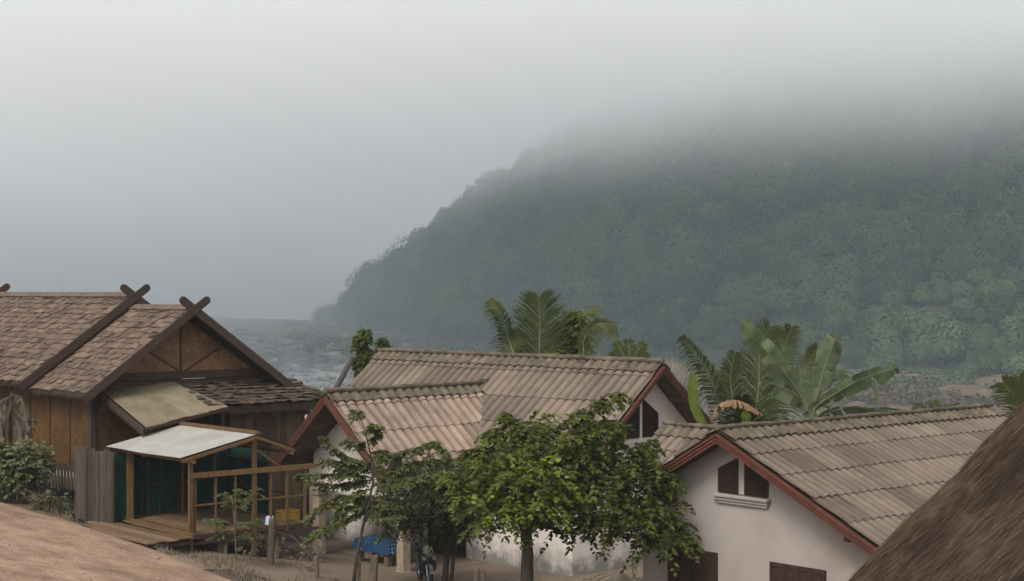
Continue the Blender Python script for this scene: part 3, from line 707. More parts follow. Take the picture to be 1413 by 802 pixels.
# underside, rake edge and far slope
lo = [th_pt(0, j/(nt_-1)*6.9, -.12) for j in range(nt_)]
o_ = len(b.v); b.v += [tuple(p) for p in lo]
for j in range(nt_-1): b.f.append((j, o_+j, o_+j+1, j+1)); b.t.append(0)
r0 = Vector((.6, 2.5, 9.36)); b.add([r0, r0+Vector((4.8,0,-4.85)), r0+Vector((4.8,-7.2,-4.85)), r0+Vector((0,-7.2,0))], [(0,1,2,3)])
roofT = b.build('roof', 'thatch', hut, smooth=True)
n = 80000; P = []; D = []; T = []; Nn = []
for k in range(n):
    s = random.uniform(0, 5.2) if random.random() > .14 else random.uniform(-.03, .2); t_ = random.uniform(.2, 6.7)
    p = th_pt(s, t_, .005); P.append(p); D.append((-.703+random.gauss(0,.05), random.gauss(0,.12)+(random.uniform(.2,.8) if s < .1 and random.random() < .45 else 0), -.711+random.gauss(0,.05)+random.uniform(-.02,.07)))
    g = mnoise.fractal(Vector((s*1.1, t_*.9, 5)), 1, 2, 4); cr = math.sin((t_+.25*mnoise.noise(Vector((s*1.3, 0, 1))))*2*math.pi/1.15)
    T.append(max(-1, min(1, random.gauss(-.1, .5)+.9*g+.12*cr))); Nn.append((-.71+random.gauss(0,.35), random.gauss(0,.35), .7))
V = leaves(np.array(P), np.array(D), RNG.uniform(.07, .24, n), RNG.uniform(.003, .0075, n), .1, N=np.array(Nn))
big_mesh('straw', V, T, 'straw', roofT)
b = MB(); b.box((-2.6, -4.2, 0), (3.6, 2.1, 4.6)); b.build('wall', 'bamboo', hut)

# ---------------------------------------------------------- wooden house at the left
WZ = -7.5
hC = thing('wooden_house', 'old brown wooden house with shingle roofs, crossed gable finials and woven bamboo walls', 'house', (-10.13, 52.0, WZ), R(42.16))
zl = lambda z: z-WZ
def shingles(mb, o, ax, dn, length, slope_len, row=.27, wd=.30, clip=None, th=.03, rough_=1.0):
    o = Vector(o); ax = Vector(ax).normalized(); dn = Vector(dn).normalized(); nrm = ax.cross(dn)
    if nrm.z < 0: nrm = -nrm
    n = int(slope_len/row)
    for r_ in range(n):
        t0 = r_*row*(slope_len/(n*row)); s = -random.uniform(0, wd)
        while s < length:
            w_ = wd*random.uniform(.65, 1.2); s0, s1 = max(s, 0), min(s+w_-.012, length)
            if s1-s0 > .05 and not (clip and clip((s0+s1)/2, t0)):
                L_ = row*random.uniform(1.25, 1.6); k0 = random.uniform(0, .012); k1 = th+random.uniform(.0, .035)*rough_; sk = random.gauss(0, .02)*rough_; tw = random.gauss(0, .014)*rough_
                ta = t0-.04; tb = ta+L_
                c_ = []
                for kk in (0, th*.7):
                    c_ += [slope_pt(o,ax,dn,s0,ta,nrm,k0+kk), slope_pt(o,ax,dn,s1,ta,nrm,k0+kk), slope_pt(o,ax,dn,s1+sk,tb+random.gauss(0,.012),nrm,k1+kk+tw), slope_pt(o,ax,dn,s0+sk,tb,nrm,k1+kk-tw)]
                mb.add(c_, [(0,3,2,1),(4,5,6,7),(0,1,5,4),(1,2,6,5),(2,3,7,6),(3,0,4,7)], max(-1, min(1, random.gauss(0, .45))))
            s += w_
def wood_roof(name, y0, y1, zt, tn, hw, rows_dark=False, wingclip=None):
    rb = MB(); L = y1-y0; s_ = hw*math.sqrt(1+tn*tn)
    for sg in (-1, 1):
        shingles(rb, (0,y0,zt), (0,1,0), (sg,0,-tn), L, s_)
    o = rb.build(name, 'shingle', hC)
    bk = MB()
    for sg in (-1, 1): shed_soffit(bk, (0,y0,zt), (0,1,0), (sg,0,-tn), .02, L, 0, s_-.05, -.06, -.03)
    for sg in (-1, 1):
        for q in range(1, 7): bk.beam((sg*hw*q/7, y0+.02, zt-tn*hw*q/7-.12), (sg*hw*q/7, y0+.95, zt-tn*hw*q/7-.12), .06, .09)
    bk.build('roof_boarding', 'darkwood', o)
    rc = MB()
    for sg in (-1, 1): rc.beam((sg*.13, y0+.1, zt+.05-.04), (sg*.13, y1, zt+.05-.04), .30, .03, up=(sg*tn*.8,0,1))
    rc.build('ridge_board', 'shingle', o)
    bb = MB()
    for sg in (-1, 1):
        e = Vector((sg*(hw+.18), y0-.05+(.03 if sg > 0 else 0), zt-tn*(hw+.18)-.06)); tpp = Vector((-sg*.42, e.y, zt+tn*.42-.06))
        bb.beam(e, tpp, .05, .26, up=(0,0,1)); 
        bb.tube([tpp+Vector((0,-.026,0)), tpp+Vector((0,.026,0))], .13, 14)
    bb.build('barge_board', 'barge', o)
    return o
r1 = wood_roof('roof', 0, 5.2, zl(-.55), .70, 3.68)
r2 = wood_roof('upper_roof', 3.8, 14.4, zl(-.15), .70, 3.95)
b = MB()   # second line of the upper barge board
for sg in (-1, 1): b.beam((sg*(3.95), 3.83, zl(-.15)-.7*3.95-.22), (0, 3.83, zl(-.15)-.22), .05, .16)
b.build('barge_board', 'barge', r2)
b = MB()   # far finial
for sg in (-1, 1):
    tpp = Vector((-sg*.42, 14.45, zl(-.15)+.7*.42)); b.beam((sg*1.5, 14.45, zl(-.15)-.7*1.5), tpp, .05, .26); b.tube([tpp+Vector((0,-.026,0)), tpp+Vector((0,.026,0))], .13, 14)
b.build('finial', 'barge', r2)
# cross wing at the left edge
b = MB(); wy = 11.6; wz = zl(-1.26)
for sg in (-1, 1):
    shingles(b, (-5.6, wy, wz), (1,0,0), (0, sg, -.62), 5.6-1.5, 3.2, clip=None)
rw = b.build('side_roof', 'shingle', hC)
b = MB(); b.beam((-5.6, wy, wz+.06), (-1.5, wy, wz+.06), .32, .06); b.build('ridge_board', 'shingle', rw)
b = MB(); b.prism([(wy-2.2,zl(-7.6)),(wy+2.2,zl(-7.6)),(wy+2.2,wz-1.5),(wy,wz-.12),(wy-2.2,wz-1.5)], 'x', -5.1, -5.04); b.box((-5.04,wy-2.2,zl(-7.6)), (-3.2,wy-2.14,wz-1.5)); b.box((-5.04,wy+2.14,zl(-7.6)), (-3.2,wy+2.2,wz-1.5)); b.build('side_room', 'bamboo', hC)
# gable wall
b = MB(); y_ = .85; hz = zl(-2.6); zt = zl(-.55)
b.prism([(-2.85, hz), (2.85, hz), (0, zt-.16)], 'y', y_, y_+.06); b.build('gable_panel', 'bamboo_g', hC)
b = MB()
b.box((-.03, y_-.03, hz), (.03, y_, zt-.25)); b.beam((-.05, y_-.015, hz), (-1.35, y_-.015, hz+.78), .03, .05); b.beam((.15, y_-.015, hz), (1.45, y_-.015, hz+.72), .03, .05)
b.beam((-2.8, y_-.02, hz+.0), (0, y_-.02, zt-.18), .04, .1); b.beam((2.8, y_-.02, hz), (0, y_-.02, zt-.18), .04, .1)
b.box((-3.0, y_-.08, hz-.24), (3.0, y_+.02, hz)); b.box((-3.1, y_-.02, hz-.48), (3.1, y_+.02, hz-.26)); b.box((-3.3, y_-.1, hz-.62), (3.3, y_, hz-.48))
b.build('tie_beam', 'barge', hC)
# walls
b = MB(); wx = -3.15
wz0, wz1 = zl(-5.5), zl(-2.95)
b.box((wx, .85, wz0), (wx+.06, 12.5, wz1)); b.build('side_wall', 'bamboo', hC)
b = MB()
for k in range(9): y0 = .85+k*1.38; b.box((wx-.03, y0-.03, wz0), (wx, y0+.03, wz1))
b.box((wx-.06, .8, wz0-.2), (wx+.06, 12.5, wz0)); b.box((wx-.07, .75, zl(-7.6)), (wx+.09, .95, wz1)); b.box((wx-.07, 6, zl(-7.6)), (wx+.09, 6.2, wz0)); b.build('wall_frame', 'barge', hC)
b = MB(); b.box((wx+.09, .85, wz0), (2.9, .91, zl(-3.15))); b.box((2.9, .85, zl(-7.6)), (2.96, 12.5, zl(-3.15))); b.box((wx+.06, 12.4, wz0), (2.9, 12.46, wz1)); b.build('front_wall', 'bamboo', hC)
b = MB()
for k in range(16): y0 = 1.0+k*.22; b.box((wx-.01, y0, zl(-6.3)+random.uniform(-.1,.05)), (wx+.02, y0+.13, zl(-5.62)), random.uniform(-1,1))
b.build('skirting', 'plank', hC)
b = MB()
zigzag(b, (-3.72, .05, zl(-3.2)), (-3.72, 4.9, zl(-3.2)), .16, .16); b.beam((-3.7, 0, zl(-3.17)), (-3.7, 5.1, zl(-3.17)), .04, .12)
zigzag(b, (-3.98, 3.9, zl(-2.98)), (-3.98, 14.3, zl(-2.98)), .16, .16); b.beam((-3.97, 3.9, zl(-2.95)), (-3.97, 14.3, zl(-2.95)), .04, .12)
b.build('eave_trim', 'barge', hC)
# shingled lean-to in front of the gable
b = MB(); dnv = Vector((0, -2.0, -.62)); L0 = Vector((-.2, .85, zl(-3.02)))
shingles(b, L0, (1,0,0), dnv, 4.6, dnv.length, .24, .3, rough_=1.6)
lt = b.build('lean_to_roof', 'shingle_dark', hC)
b = MB(); shed_soffit(b, L0, (1,0,0), dnv, 0, 4.55, 0, dnv.length, -.06, -.03); b.beam((.2,-1.12,zl(-3.78)), (4.4,-1.12,zl(-3.78)), .05, .22); zigzag(b, (.3,-1.17,zl(-3.86)), (4.4,-1.17,zl(-3.86)), .1, .14)
b.build('eave_beam', 'darkwood', lt)
# corrugated awning
b = MB(); TLp = Vector((-2.86,.85,zl(-3.09))); TRp = Vector((-.25,.85,zl(-2.96))); BRp = Vector((.42,-1.36,zl(-3.66))); BLp = Vector((-2.86,-1.95,zl(-4.09)))
na, nb_ = 150, 10
for i in range(na+1):
    for j in range(nb_+1):
        s, t_ = i/na, j/nb_; p = (TLp*(1-s)+TRp*s)*(1-t_)+(BLp*(1-s)+BRp*s)*t_
        p.z += .017*math.cos(i*math.pi/2) + .01*math.sin(s*9+t_*3)+.02*(i//38 % 2)+.008*nz(s*3,t_*3,1); b.v.append(tuple(p))
for i in range(na):
    for j in range(nb_):
        a = i*(nb_+1)+j; b.f.append((a, a+1, a+nb_+2, a+nb_+1)); b.t.append(((i//38)*.7) % 1.6-.8)
aw = b.build('awning', 'zinc_old', hC)
b = MB(); dz = Vector((0,0,-.10)); ox_ = Vector((-.05,0,0))
b.beam(TLp+dz+ox_, BLp+dz+ox_, .04, .18); zigzag(b, TLp+dz*1.9+ox_, BLp+dz*1.9+ox_, .13, .15)
b.beam(BLp+dz*.6, BRp+dz*.6, .06, .08)
for k in range(1, 4): q = k/4; b.beam((TLp*(1-q)+TRp*q)+dz*.5, (BLp*(1-q)+BRp*q)+dz*.5, .05, .07)
b.build('awning_frame', 'barge', aw)
for a_, c_ in (((-2.75,-1.85,zl(-7.4)), (-2.65,-1.75,zl(-4.15))), ((.2,-1.3,zl(-7.6)), (.3,-1.2,zl(-3.75)))): b = MB(); b.box(a_, c_); b.build('awning_post', 'barge', aw)
# planked store room
b = MB()
k = 0; x_ = .75
while x_ < 3.6:
    w_ = random.uniform(.16, .26); b.box((x_, -.9-random.uniform(0,.015), zl(-7.6)), (min(x_+w_-.008, 3.62), -.86, zl(-3.6)), random.uniform(-1,1)); x_ += w_
y_ = -.86
while y_ < .85:
    w_ = random.uniform(.16, .26); b.box((3.58, y_, zl(-7.6)), (3.62+random.uniform(0,.015), min(y_+w_-.008,.85), zl(-3.4)), random.uniform(-1,1)); b.box((.75, y_, zl(-7.6)), (.79, min(y_+w_,.85), zl(-3.4)), random.uniform(-1,1)); y_ += w_
b.build('store_room', 'plank', hC)
b = MB(); b.box((1.6,-.93,zl(-5.0)), (2.5,-.905,zl(-4.1))); b.build('hatch', 'darkwood', hC)

# ---------------------------------------------------------- market stall
SZ = -6.75
st = thing('market_stall', 'open timber stall with bright metal roof and green netting walls beside the dirt road', 'stall', (-7.35, 46.5, SZ), R(40.8))
sz = lambda z: z-SZ
ZR, ZLf, ZRt = sz(-4.13), sz(-4.62), sz(-4.55)
b = MB()
def sheet(mb, p00, p10, p11, p01, na, amp, nb_=4, lift=.0, n_sheets=4):
    o = len(mb.v)
    for i in range(na+1):
        for j in range(nb_+1):
            s, t_ = i/na, j/nb_; p = (Vector(p00)*(1-s)+Vector(p10)*s)*(1-t_)+(Vector(p01)*(1-s)+Vector(p11)*s)*t_
            p.z += amp*math.cos(i*math.pi/2)+lift+.012*math.sin(s*7+1)*t_; mb.v.append(tuple(p))
    for i in range(na):
        for j in range(nb_):
            a = o+i*(nb_+1)+j; mb.f.append((a, a+1, a+nb_+2, a+nb_+1)); mb.t.append(((i*n_sheets//na) % 2)*1.4-.7)
sheet(b, (0.02,4.25,ZR+.03), (0.02,-.12,ZR+.03), (-2.42,-.12,ZLf), (-2.42,4.3,ZLf), 160, .010)
rf = b.build('roof', 'zinc', st)
b = MB(); sheet(b, (.08,4.25,ZR+.02), (.08,-.12,ZR+.02), (1.25,-.12,ZRt), (1.25,4.25,ZRt), 160, .010); b.build('roof_panel', 'zinc_old', rf)
b = MB()
b.beam((.05,-.16,ZR+.075), (.05,4.3,ZR+.075), .15, .05); b.beam((0,-.16,ZR+.09), (0.0,4.3,ZR+.09), .03, .10)
for yy in (-.16, 2.05, 4.25):
    b.beam((0,yy,ZR-.05), (-2.42,yy,ZLf-.08), .04, .09); b.beam((0,yy,ZR-.05), (1.27,yy,ZRt-.08), .04, .09)
b.beam((-2.05,-.25,ZLf-.12), (-2.05,4.3,ZLf-.12), .06, .08); b.beam((1.15,-.25,ZRt-.14), (1.15,4.3,ZRt-.14), .06, .08)
b.beam((-.02,.0,ZR-.35), (.9,.0,ZRt-.55), .04, .06)
b.build('rafters', 'newwood', rf)
def posts(lst):
    for (x_, y_, z0, z1, w_) in lst:
        b = MB(); b.box((x_-w_/2, y_-w_/2, z0), (x_+w_/2, y_+w_/2, z1), random.uniform(-1,1)); b.build('post', 'newwood', st)
posts([(-2.05,0,-.7,ZLf-.12,.11),(-1.9,.02,-.02,1.62,.06),(-.0,0,-1.0,ZR-.05,.11),(-1.98,3.72,-.5,ZLf-.12,.11),(-1.9,3.66,0,ZLf-.15,.06),(1.1,4.1,-.2,ZRt-.15,.1),(1.72,0,-.2,1.62,.08),(0,4.1,-.2,ZR-.08,.09),(1.1,.0,-.2,1.62,.07)])
b = MB()
b.beam((-2.12,-.06,1.62), (2.15,-.06,1.62), .04, .15, t=.5); b.beam((-2.0,0,.78), (1.72,0,.78), .04, .05)
for x_ in (-1.25,-.62,.55): b.box((x_-.025,-.025,0), (x_+.025,.025,1.6))
b.build('front_rail', 'newwood', st)
b = MB()
for (x0, x1, y0, y1) in ((-2.05,1.72,4.14,4.15),):
    b.box((x0,y0,.0), (x1,y1,1.95))
b.box((1.70,2.0,.0), (1.71,4.14,1.9)); b.box((-2.5,3.80,-.35), (-2.02,3.84,1.95)); b.box((-2.02,3.82,-.1), (-2.0,4.14,1.95))
b.box((-.2,4.1,1.95),(1.2,4.11,2.3)); nt1 = b.build('shade_net', 'net', st)
b = MB()
for k in range(7): x_ = -2.0+k*.62; b.box((x_-.02,4.07,0), (x_+.02,4.13,1.95))
for z_ in (.03, .95, 1.93): b.beam((-2.05,4.09,z_), (1.72,4.09,z_), .04, .045)
for y_ in (.9, 1.8, 2.7, 3.5): b.box((1.64,y_-.02,-.1), (1.69,y_+.02,1.6))
for z_ in (.75, 1.6): b.beam((1.66,0,z_), (1.66,4.1,z_), .04, .045)
b.build('wall_frame', 'barge', st)
b = MB(); x_ = -2.15
while x_ < 1.72:
    w_ = random.uniform(.14,.2); b.box((x_, .02+random.uniform(-.04,.04), -.045), (min(x_+w_-.01,1.76), 4.2, 0.0), random.uniform(-1,1)); x_ += w_
b.build('floor', 'deck', st)
b = MB()
b.beam((-2.15,-.0,-.10), (1.9,-.0,-.10), .05, .12); b.beam((-2.15,0.0,-.28), (2.2,0.0,-.22), .05, .08); b.beam((-2.15,2.1,-.12), (1.8,2.1,-.12), .05, .12); b.beam((-2.15,4.1,-.12), (1.8,4.1,-.12), .05, .12)
for x_ in np.arange(-2.0, 1.8, .42): b.beam((x_,-.03,-.17), (x_,4.1,-.17), .05, .08)
b.build('floor_joists', 'barge', st)
for (x_, y_) in ((-.9,.1),(.8,.1),(-.9,2.1),(1.6,2.1),(.2,4.0)): b = MB(); b.tube([(x_,y_,-1.6),(x_+.02,y_,-.2)], .07, 8); b.build('stilt', 'post', st)
# boardwalk of loose planks lying on the verge in front
bw = thing('boardwalk', 'low platform of loose planks laid between the dirt road and the stall floor', 'boardwalk', (-7.35, 46.5, SZ), R(40.8))
b = MB()
for k in range(4):
    x_ = -2.35-k*.31; b.box((x_-.295, -.35+random.uniform(-.15,.1)+k*.04, -.07-k*.008), (x_, 4.35+random.uniform(-.3,.25), -.035-k*.008), random.uniform(-1,1))
b.build('planks', 'deck', bw)
for y_ in (-.3,2,4): b = MB(); b.box((-3.3,y_,-.24), (-2.2,y_+.09,-.13)); b.build('bearer', 'barge', bw)
for k, (x_, y0, y1, z_) in enumerate(((-2.28,-.5,3.3,-.04),(-2.12,-.3,3.9,.005),(-1.85,.2,3.2,.02))):
    b = MB(); b.beam((x_, y0, z_+.02), (x_+.12, y1, z_+.03), .13-.02*k, .04, t=.4)
    o = b.build('loose_plank', 'newwood'); o.location = (-7.35,46.5,SZ); o.rotation_euler = (0,0,R(40.8))
    tag(o, ['long loose plank at the outer edge of the stall floor, nearest the road', 'loose plank lying second from the road along the stall floor edge', 'short loose plank lying furthest inside on the stall floor'][k], 'plank', 'loose planks by the stall')
# grey plank fence
fe = thing('plank_fence', 'tall grey weathered plank fence between the bamboo house and the stall', 'fence', (-12.6, 48.6, -7.0), 0)
b = MB(); p0 = at(104, 700, 48.6); p1 = at(157, 716, 47.6); k = 0; t_ = 0
dirv = Vector((p1.x-p0.x, p1.y-p0.y, 0)); L = dirv.length; dirv.normalize()
while t_ < L:
    w_ = random.uniform(.11,.2); a = Vector((p0.x,p0.y,0))+dirv*t_; c_ = a+dirv*(min(w_, L-t_+.05)-.012); q = random.uniform(0,.02)
    f_ = t_/L; zb = p0.z*(1-f_)+p1.z*f_-.3; ztp = -4.62-.11*f_+random.uniform(-.05,.03); n_ = Vector((-dirv.y,dirv.x,0))*.025; o2 = Vector((0,-q,0))
    base = Vector((-12.6,48.6,-7.0))
    vs = [a+o2-n_, c_+o2-n_, c_+o2+n_, a+o2+n_]
    b.add([v+Vector((0,0,zb))-base for v in vs]+[v+Vector((0,0,ztp+random.uniform(-.02,.02)))-base for v in vs], [(0,3,2,1),(4,5,6,7),(0,1,5,4),(1,2,6,5),(2,3,7,6),(3,0,4,7)], random.uniform(-1,1)); t_ += w_
b.build('planks', 'greyplank', fe)
b = MB()
for q in (.28,.62,.97):
    a = p0*(1-q)+p1*q-Vector((-12.6,48.6,-7.0)); a.z = 0; b.box((a.x-.04,a.y-.10,-.2), (a.x+.04,a.y-.03,2.3-.1*q))
b.build('battens', 'greyplank', fe)
# distant roof between the houses
dh = thing('distant_house', 'small house with pinkish metal roof glimpsed between the wooden house and the porch gable', 'house', tuple(at(433, 640, 74)), R(30))
b = MB(); b.box((-2,-1.5,-1.5), (2,1.5,1.6)); b.build('wall', 'white', dh)
b = MB(); b.add([(-2.6,-2.2,1.25),(2.6,-2.2,1.25),(2.6,0,2.35),(-2.6,0,2.35),(-2.6,2.2,1.25),(2.6,2.2,1.25)], [(0,1,2,3),(3,2,5,4)]); b.build('roof', mat('pink_metal', (.40,.27,.24), (.47,.34,.30), 2, .6), dh)
# leaning pole behind the porch
b = MB(); b.tube([at(372,650,54.5), at(430,584,54.5), at(464,536,54.5), at(487,492,54.5)], [.11,.10,.095,.085], 9)
tag(b.build('leaning_pole', mat('dark_pole', (.05,.04,.04), (.09,.075,.07), 4, .8, .3)), 'dark pole leaning up between the wooden house and the porch gable', 'pole')
# ================================================================== plants and small things
def twig_spray(P, D, T, origin, direc, length, n, L, tone, droop=.25, spread=.9, sd=.15):
    """pairs of leaflets along a twig"""
    o = Vector(origin); d = Vector(direc).normalized(); side = d.cross(Vector((0,0,1)))
    if side.length < .1: side = Vector((1,0,0))
    side.normalize()
    for i in range(n):
        f = (i+.5)/n; p = o+d*length*f-Vector((0,0,1))*droop*length*f*f
        for sg in (-1, 1):
            P.append(tuple(p)); q = side*sg*spread+d*(.5+.3*f)+Vector((random.gauss(0,.2),random.gauss(0,.2),random.gauss(-.2,.25)))
            D.append(tuple(q)); T.append(max(-1, min(1, random.gauss(tone, sd))))
    P.append(tuple(o+d*length-Vector((0,0,droop*length)))); D.append(tuple(d-Vector((0,0,.4)))); T.append(max(-1,min(1,random.gauss(tone,sd))))
def foliage(name, P, D, T, L, W, m, parent, fold=.25):
    n = len(P); return big_mesh(name, leaves(np.array(P), np.array(D), RNG.uniform(.7,1.2,n)*L, RNG.uniform(.8,1.2,n)*W, fold), T, m, parent)
def rel(p, base): return Vector(p)-Vector(base)
def limb(b, p, q, r0, r1, wob=.06, n=6):
    p = Vector(p); q = Vector(q); L = (q-p).length; pts = []
    for i in range(n+1):
        f = i/n; w_ = math.sin(f*math.pi)*wob*L
        pts.append(p*(1-f)+q*f+Vector((random.gauss(0,w_*.5),random.gauss(0,w_*.5),w_*.6)))
    b.tube(pts, [r0+(r1-r0)*i/n for i in range(n+1)], 7); return pts
# ---- broad tree before the middle house
TD = -5.3; base = at(727, 700, 37.7); base.z = H(base.x, base.y)
tr = thing('shade_tree', 'broad leafy tree with bright green compound leaves standing in the yard before the middle house', 'tree', base)
b = MB()
pts = [at(727,860,37.7), at(727,800,37.7), at(728,765,37.7), at(726,738,37.7), at(724,722,37.7)]
pts[0] = base+Vector((0,0,-.2)); b.tube([rel(p, base) for p in pts], [.20,.16,.14,.135,.15], 10)
fork = at(724, 728, 37.7)
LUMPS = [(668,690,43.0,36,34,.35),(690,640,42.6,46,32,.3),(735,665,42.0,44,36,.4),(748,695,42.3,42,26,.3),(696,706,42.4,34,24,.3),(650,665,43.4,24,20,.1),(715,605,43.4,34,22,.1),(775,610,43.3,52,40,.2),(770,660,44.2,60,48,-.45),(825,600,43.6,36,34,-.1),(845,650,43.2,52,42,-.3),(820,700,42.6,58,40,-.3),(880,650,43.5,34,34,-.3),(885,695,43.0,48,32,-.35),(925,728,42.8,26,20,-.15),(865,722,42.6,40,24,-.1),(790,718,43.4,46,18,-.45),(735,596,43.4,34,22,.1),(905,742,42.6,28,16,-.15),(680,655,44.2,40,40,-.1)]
P=[];D=[];T=[]
for (u,v,d,ru,rv,tone) in LUMPS:
    d += TD; d = min(d, 37.9) if u > 860 else d; c0 = at(u,v,d); px = d/F; rx, rz_, ry = ru*px, rv*px, (.85 if u < 860 else .6)
    limb(b, rel(fork, base), rel(c0, base), .075, .02, .12)
    for q in range(3):
        e = c0+Vector((random.uniform(-1,1)*rx*.7, random.uniform(-1,1)*ry*.6, random.uniform(-.6,.8)*rz_)); limb(b, rel(c0, base), rel(e, base), .022, .008, .1, 4)
    ns_ = int(ru*rv*.039)
    for k in range(ns_):
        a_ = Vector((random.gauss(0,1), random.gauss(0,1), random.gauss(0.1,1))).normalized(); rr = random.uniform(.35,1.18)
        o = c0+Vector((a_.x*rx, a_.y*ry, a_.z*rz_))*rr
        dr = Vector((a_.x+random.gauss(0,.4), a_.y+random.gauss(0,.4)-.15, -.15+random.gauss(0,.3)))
        up_ = a_.z*.15+(rr-.8)*.4  # light painted into the tint: upper and outer sprays paler, inner ones darker
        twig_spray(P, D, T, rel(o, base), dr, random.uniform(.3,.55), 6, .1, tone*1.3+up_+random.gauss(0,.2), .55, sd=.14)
# projecting arms
for arm, tone in (([(790,600),(806,575),(822,556),(838,544),(856,541)],.0),([(812,592),(830,580),(856,580)],.0),([(668,672),(648,660),(630,652),(618,650)],.2),([(860,625),(885,612),(905,606)],-.2),([(890,650),(915,650),(932,660)],-.25),([(700,590),(680,592),(664,600)],.1),([(742,600),(722,588),(706,575),(697,567)],.1),([(905,690),(925,705),(945,735),(955,742)],-.1),([(690,620),(660,618),(640,622)],.1),([(800,590),(792,575),(800,565)],.0)):
    pp = [at(u,v,37.4) for u,v in arm]
    b.tube([rel(p, base) for p in pp], [.03-.02*i/(len(pp)-1) for i in range(len(pp))], 6)
    for i in range(len(pp)-1):
        for k in range(7):
            f = random.random(); o = pp[i]*(1-f)+pp[i+1]*f; dd = (pp[i+1]-pp[i]).normalized()
            twig_spray(P, D, T, rel(o, base), dd*.5+Vector((random.uniform(-1,1)*.5, random.uniform(-1,1), -.5)), random.uniform(.22,.36), 5, .1, tone+random.gauss(0,.12), .35)
b.build('trunk', 'trunk', tr, smooth=True)
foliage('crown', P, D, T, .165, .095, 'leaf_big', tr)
# ---- dark overgrown tree on the porch
base = Vector((-1.9, 45.6, H(-1.9, 45.6)))
tr = thing('overgrown_tree', 'dark olive creeper-laden tree drooping over the porch pillar beside the motorbike', 'tree', base)
b = MB(); P=[];D=[];T=[]
fork = at(622, 712, 45.8)
b.tube([Vector((0,0,-.2)), Vector((.05,.02,.7)), rel(fork, base)], [.11,.09,.07], 8)
b.tube([Vector((.15,.1,-.2)), Vector((.25,.02,.8)), rel(at(640,690,45.8), base)], [.06,.05,.03], 8)
for (u,v,d,ru,rv,tone) in [(640,660,45.6,50,34,-.3),(590,650,46,46,28,0),(560,672,45.7,36,26,.25),(610,700,45.4,46,38,-.4),(650,700,45.6,34,36,-.45),(575,700,45.3,34,28,.1),(680,640,46,30,26,-.2),(540,640,46.2,34,16,.1),(618,724,45.6,26,16,-.5),(560,718,45.3,14,16,-.1),(520,690,45.8,26,16,.2)]:
    c0 = at(u,v,d); px = d/F; rx, rz_, ry = ru*px, rv*px, .9
    limb(b, rel(fork, base), rel(c0, base), .05, .015, .12)
    for k in range(int(ru*rv*.14)):
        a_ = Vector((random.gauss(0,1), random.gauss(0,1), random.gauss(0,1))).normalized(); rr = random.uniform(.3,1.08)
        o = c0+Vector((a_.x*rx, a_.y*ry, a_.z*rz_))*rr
        twig_spray(P, D, T, rel(o, base), Vector((a_.x*.6+random.gauss(0,.4), a_.y*.6+random.gauss(0,.4), -.55+random.gauss(0,.3))), random.uniform(.22,.4), 5, .1, tone+random.gauss(0,.2)+a_.z*.2, .4)  # tint also rises with height in the lump, painted top light
b.build('trunk', 'trunk', tr, smooth=True)
foliage('crown', P, D, T, .11, .062, 'leaf_olive', tr)
# ---- thin tree with tiered feathery branches
def feather_tree(name, label, dpt, trunkpx, branches, m, rad, L, W, tone, dens, ground):
    base = Vector(at(*trunkpx[0], dpt)); base.z = ground
    o = thing(name, label, 'tree', base); b = MB()
    pts = [rel(at(u,v,dpt), base) for u,v in trunkpx]; pts[0] = Vector((0,0,-.15))
    b.tube(pts, [rad*(1-.8*i/(len(pts)-1)) for i in range(len(pts))], 8)
    P=[];D=[];T=[]
    for br in branches:
        off = random.uniform(-.5,.5)
        pp = [at(u,v,dpt+off*i/(len(br)-1)) for i,(u,v) in enumerate(br)]
        b.tube([rel(p, base) for p in pp], [rad*.42*(1-.75*i/(len(pp)-1)) for i in range(len(pp))], 5)
        for i in range(len(pp)-1):
            sg_ = (pp[i+1]-pp[i]); n_ = max(1, int(sg_.length*dens)); s0 = 0 if i else .25
            for k in range(n_):
                f = random.uniform(s0,1); p = pp[i]+sg_*f; dd = sg_.normalized(); sgn = random.choice((-1,1)); sd_ = dd.cross(Vector((0,0,1))).normalized()*sgn
                twig_spray(P, D, T, rel(p, base), dd*.35+sd_*.8+Vector((0,0,random.uniform(-.5,.12))), random.uniform(.10,.26), 4, .1, tone+random.gauss(0,.22), .3)
    b.build('trunk', 'twig' if rad < .04 else 'trunk', o, smooth=True)
    foliage('crown', P, D, T, L, W, m, o); return o
feather_tree('feathery_tree', 'slender tree with flat tiers of feathery branches before the porch gable', 42.5,
  [(486,815),(492,770),(499,735),(507,700),(515,665),(512,630),(505,600),(497,572)],
  [[(514,660),(480,652),(450,655),(412,655)],[(512,640),(480,632),(460,618),(446,603)],[(513,648),(480,640),(455,634),(440,634)],[(511,632),(545,626),(575,618),(600,609),(614,625)],[(507,610),(520,602),(524,590)],[(505,600),(515,590),(520,586)],[(498,580),(490,570),(492,566)],
   [(515,655),(550,642),(590,636),(625,634)],[(514,670),(550,668),(585,655),(612,650)],[(511,690),(470,684),(440,700),(426,712)],[(509,695),(480,700),(450,690)],[(508,700),(480,716),(450,728),(424,742)],[(510,690),(540,695),(575,690),(600,680)],[(508,705),(530,715),(552,712)],
   [(515,662),(485,666),(455,670),(430,664)],[(514,650),(540,650),(570,660),(590,668)],[(512,675),(490,680),(470,700),(468,722)],[(514,640),(500,645),(470,645)],[(510,625),(530,622),(548,630)],[(508,698),(520,700),(535,725),(530,738)],[(504,610),(490,612),(478,606)]],
  'leaf_thin', .055, .13, .072, .15, 46, H(-4.2,42.5))
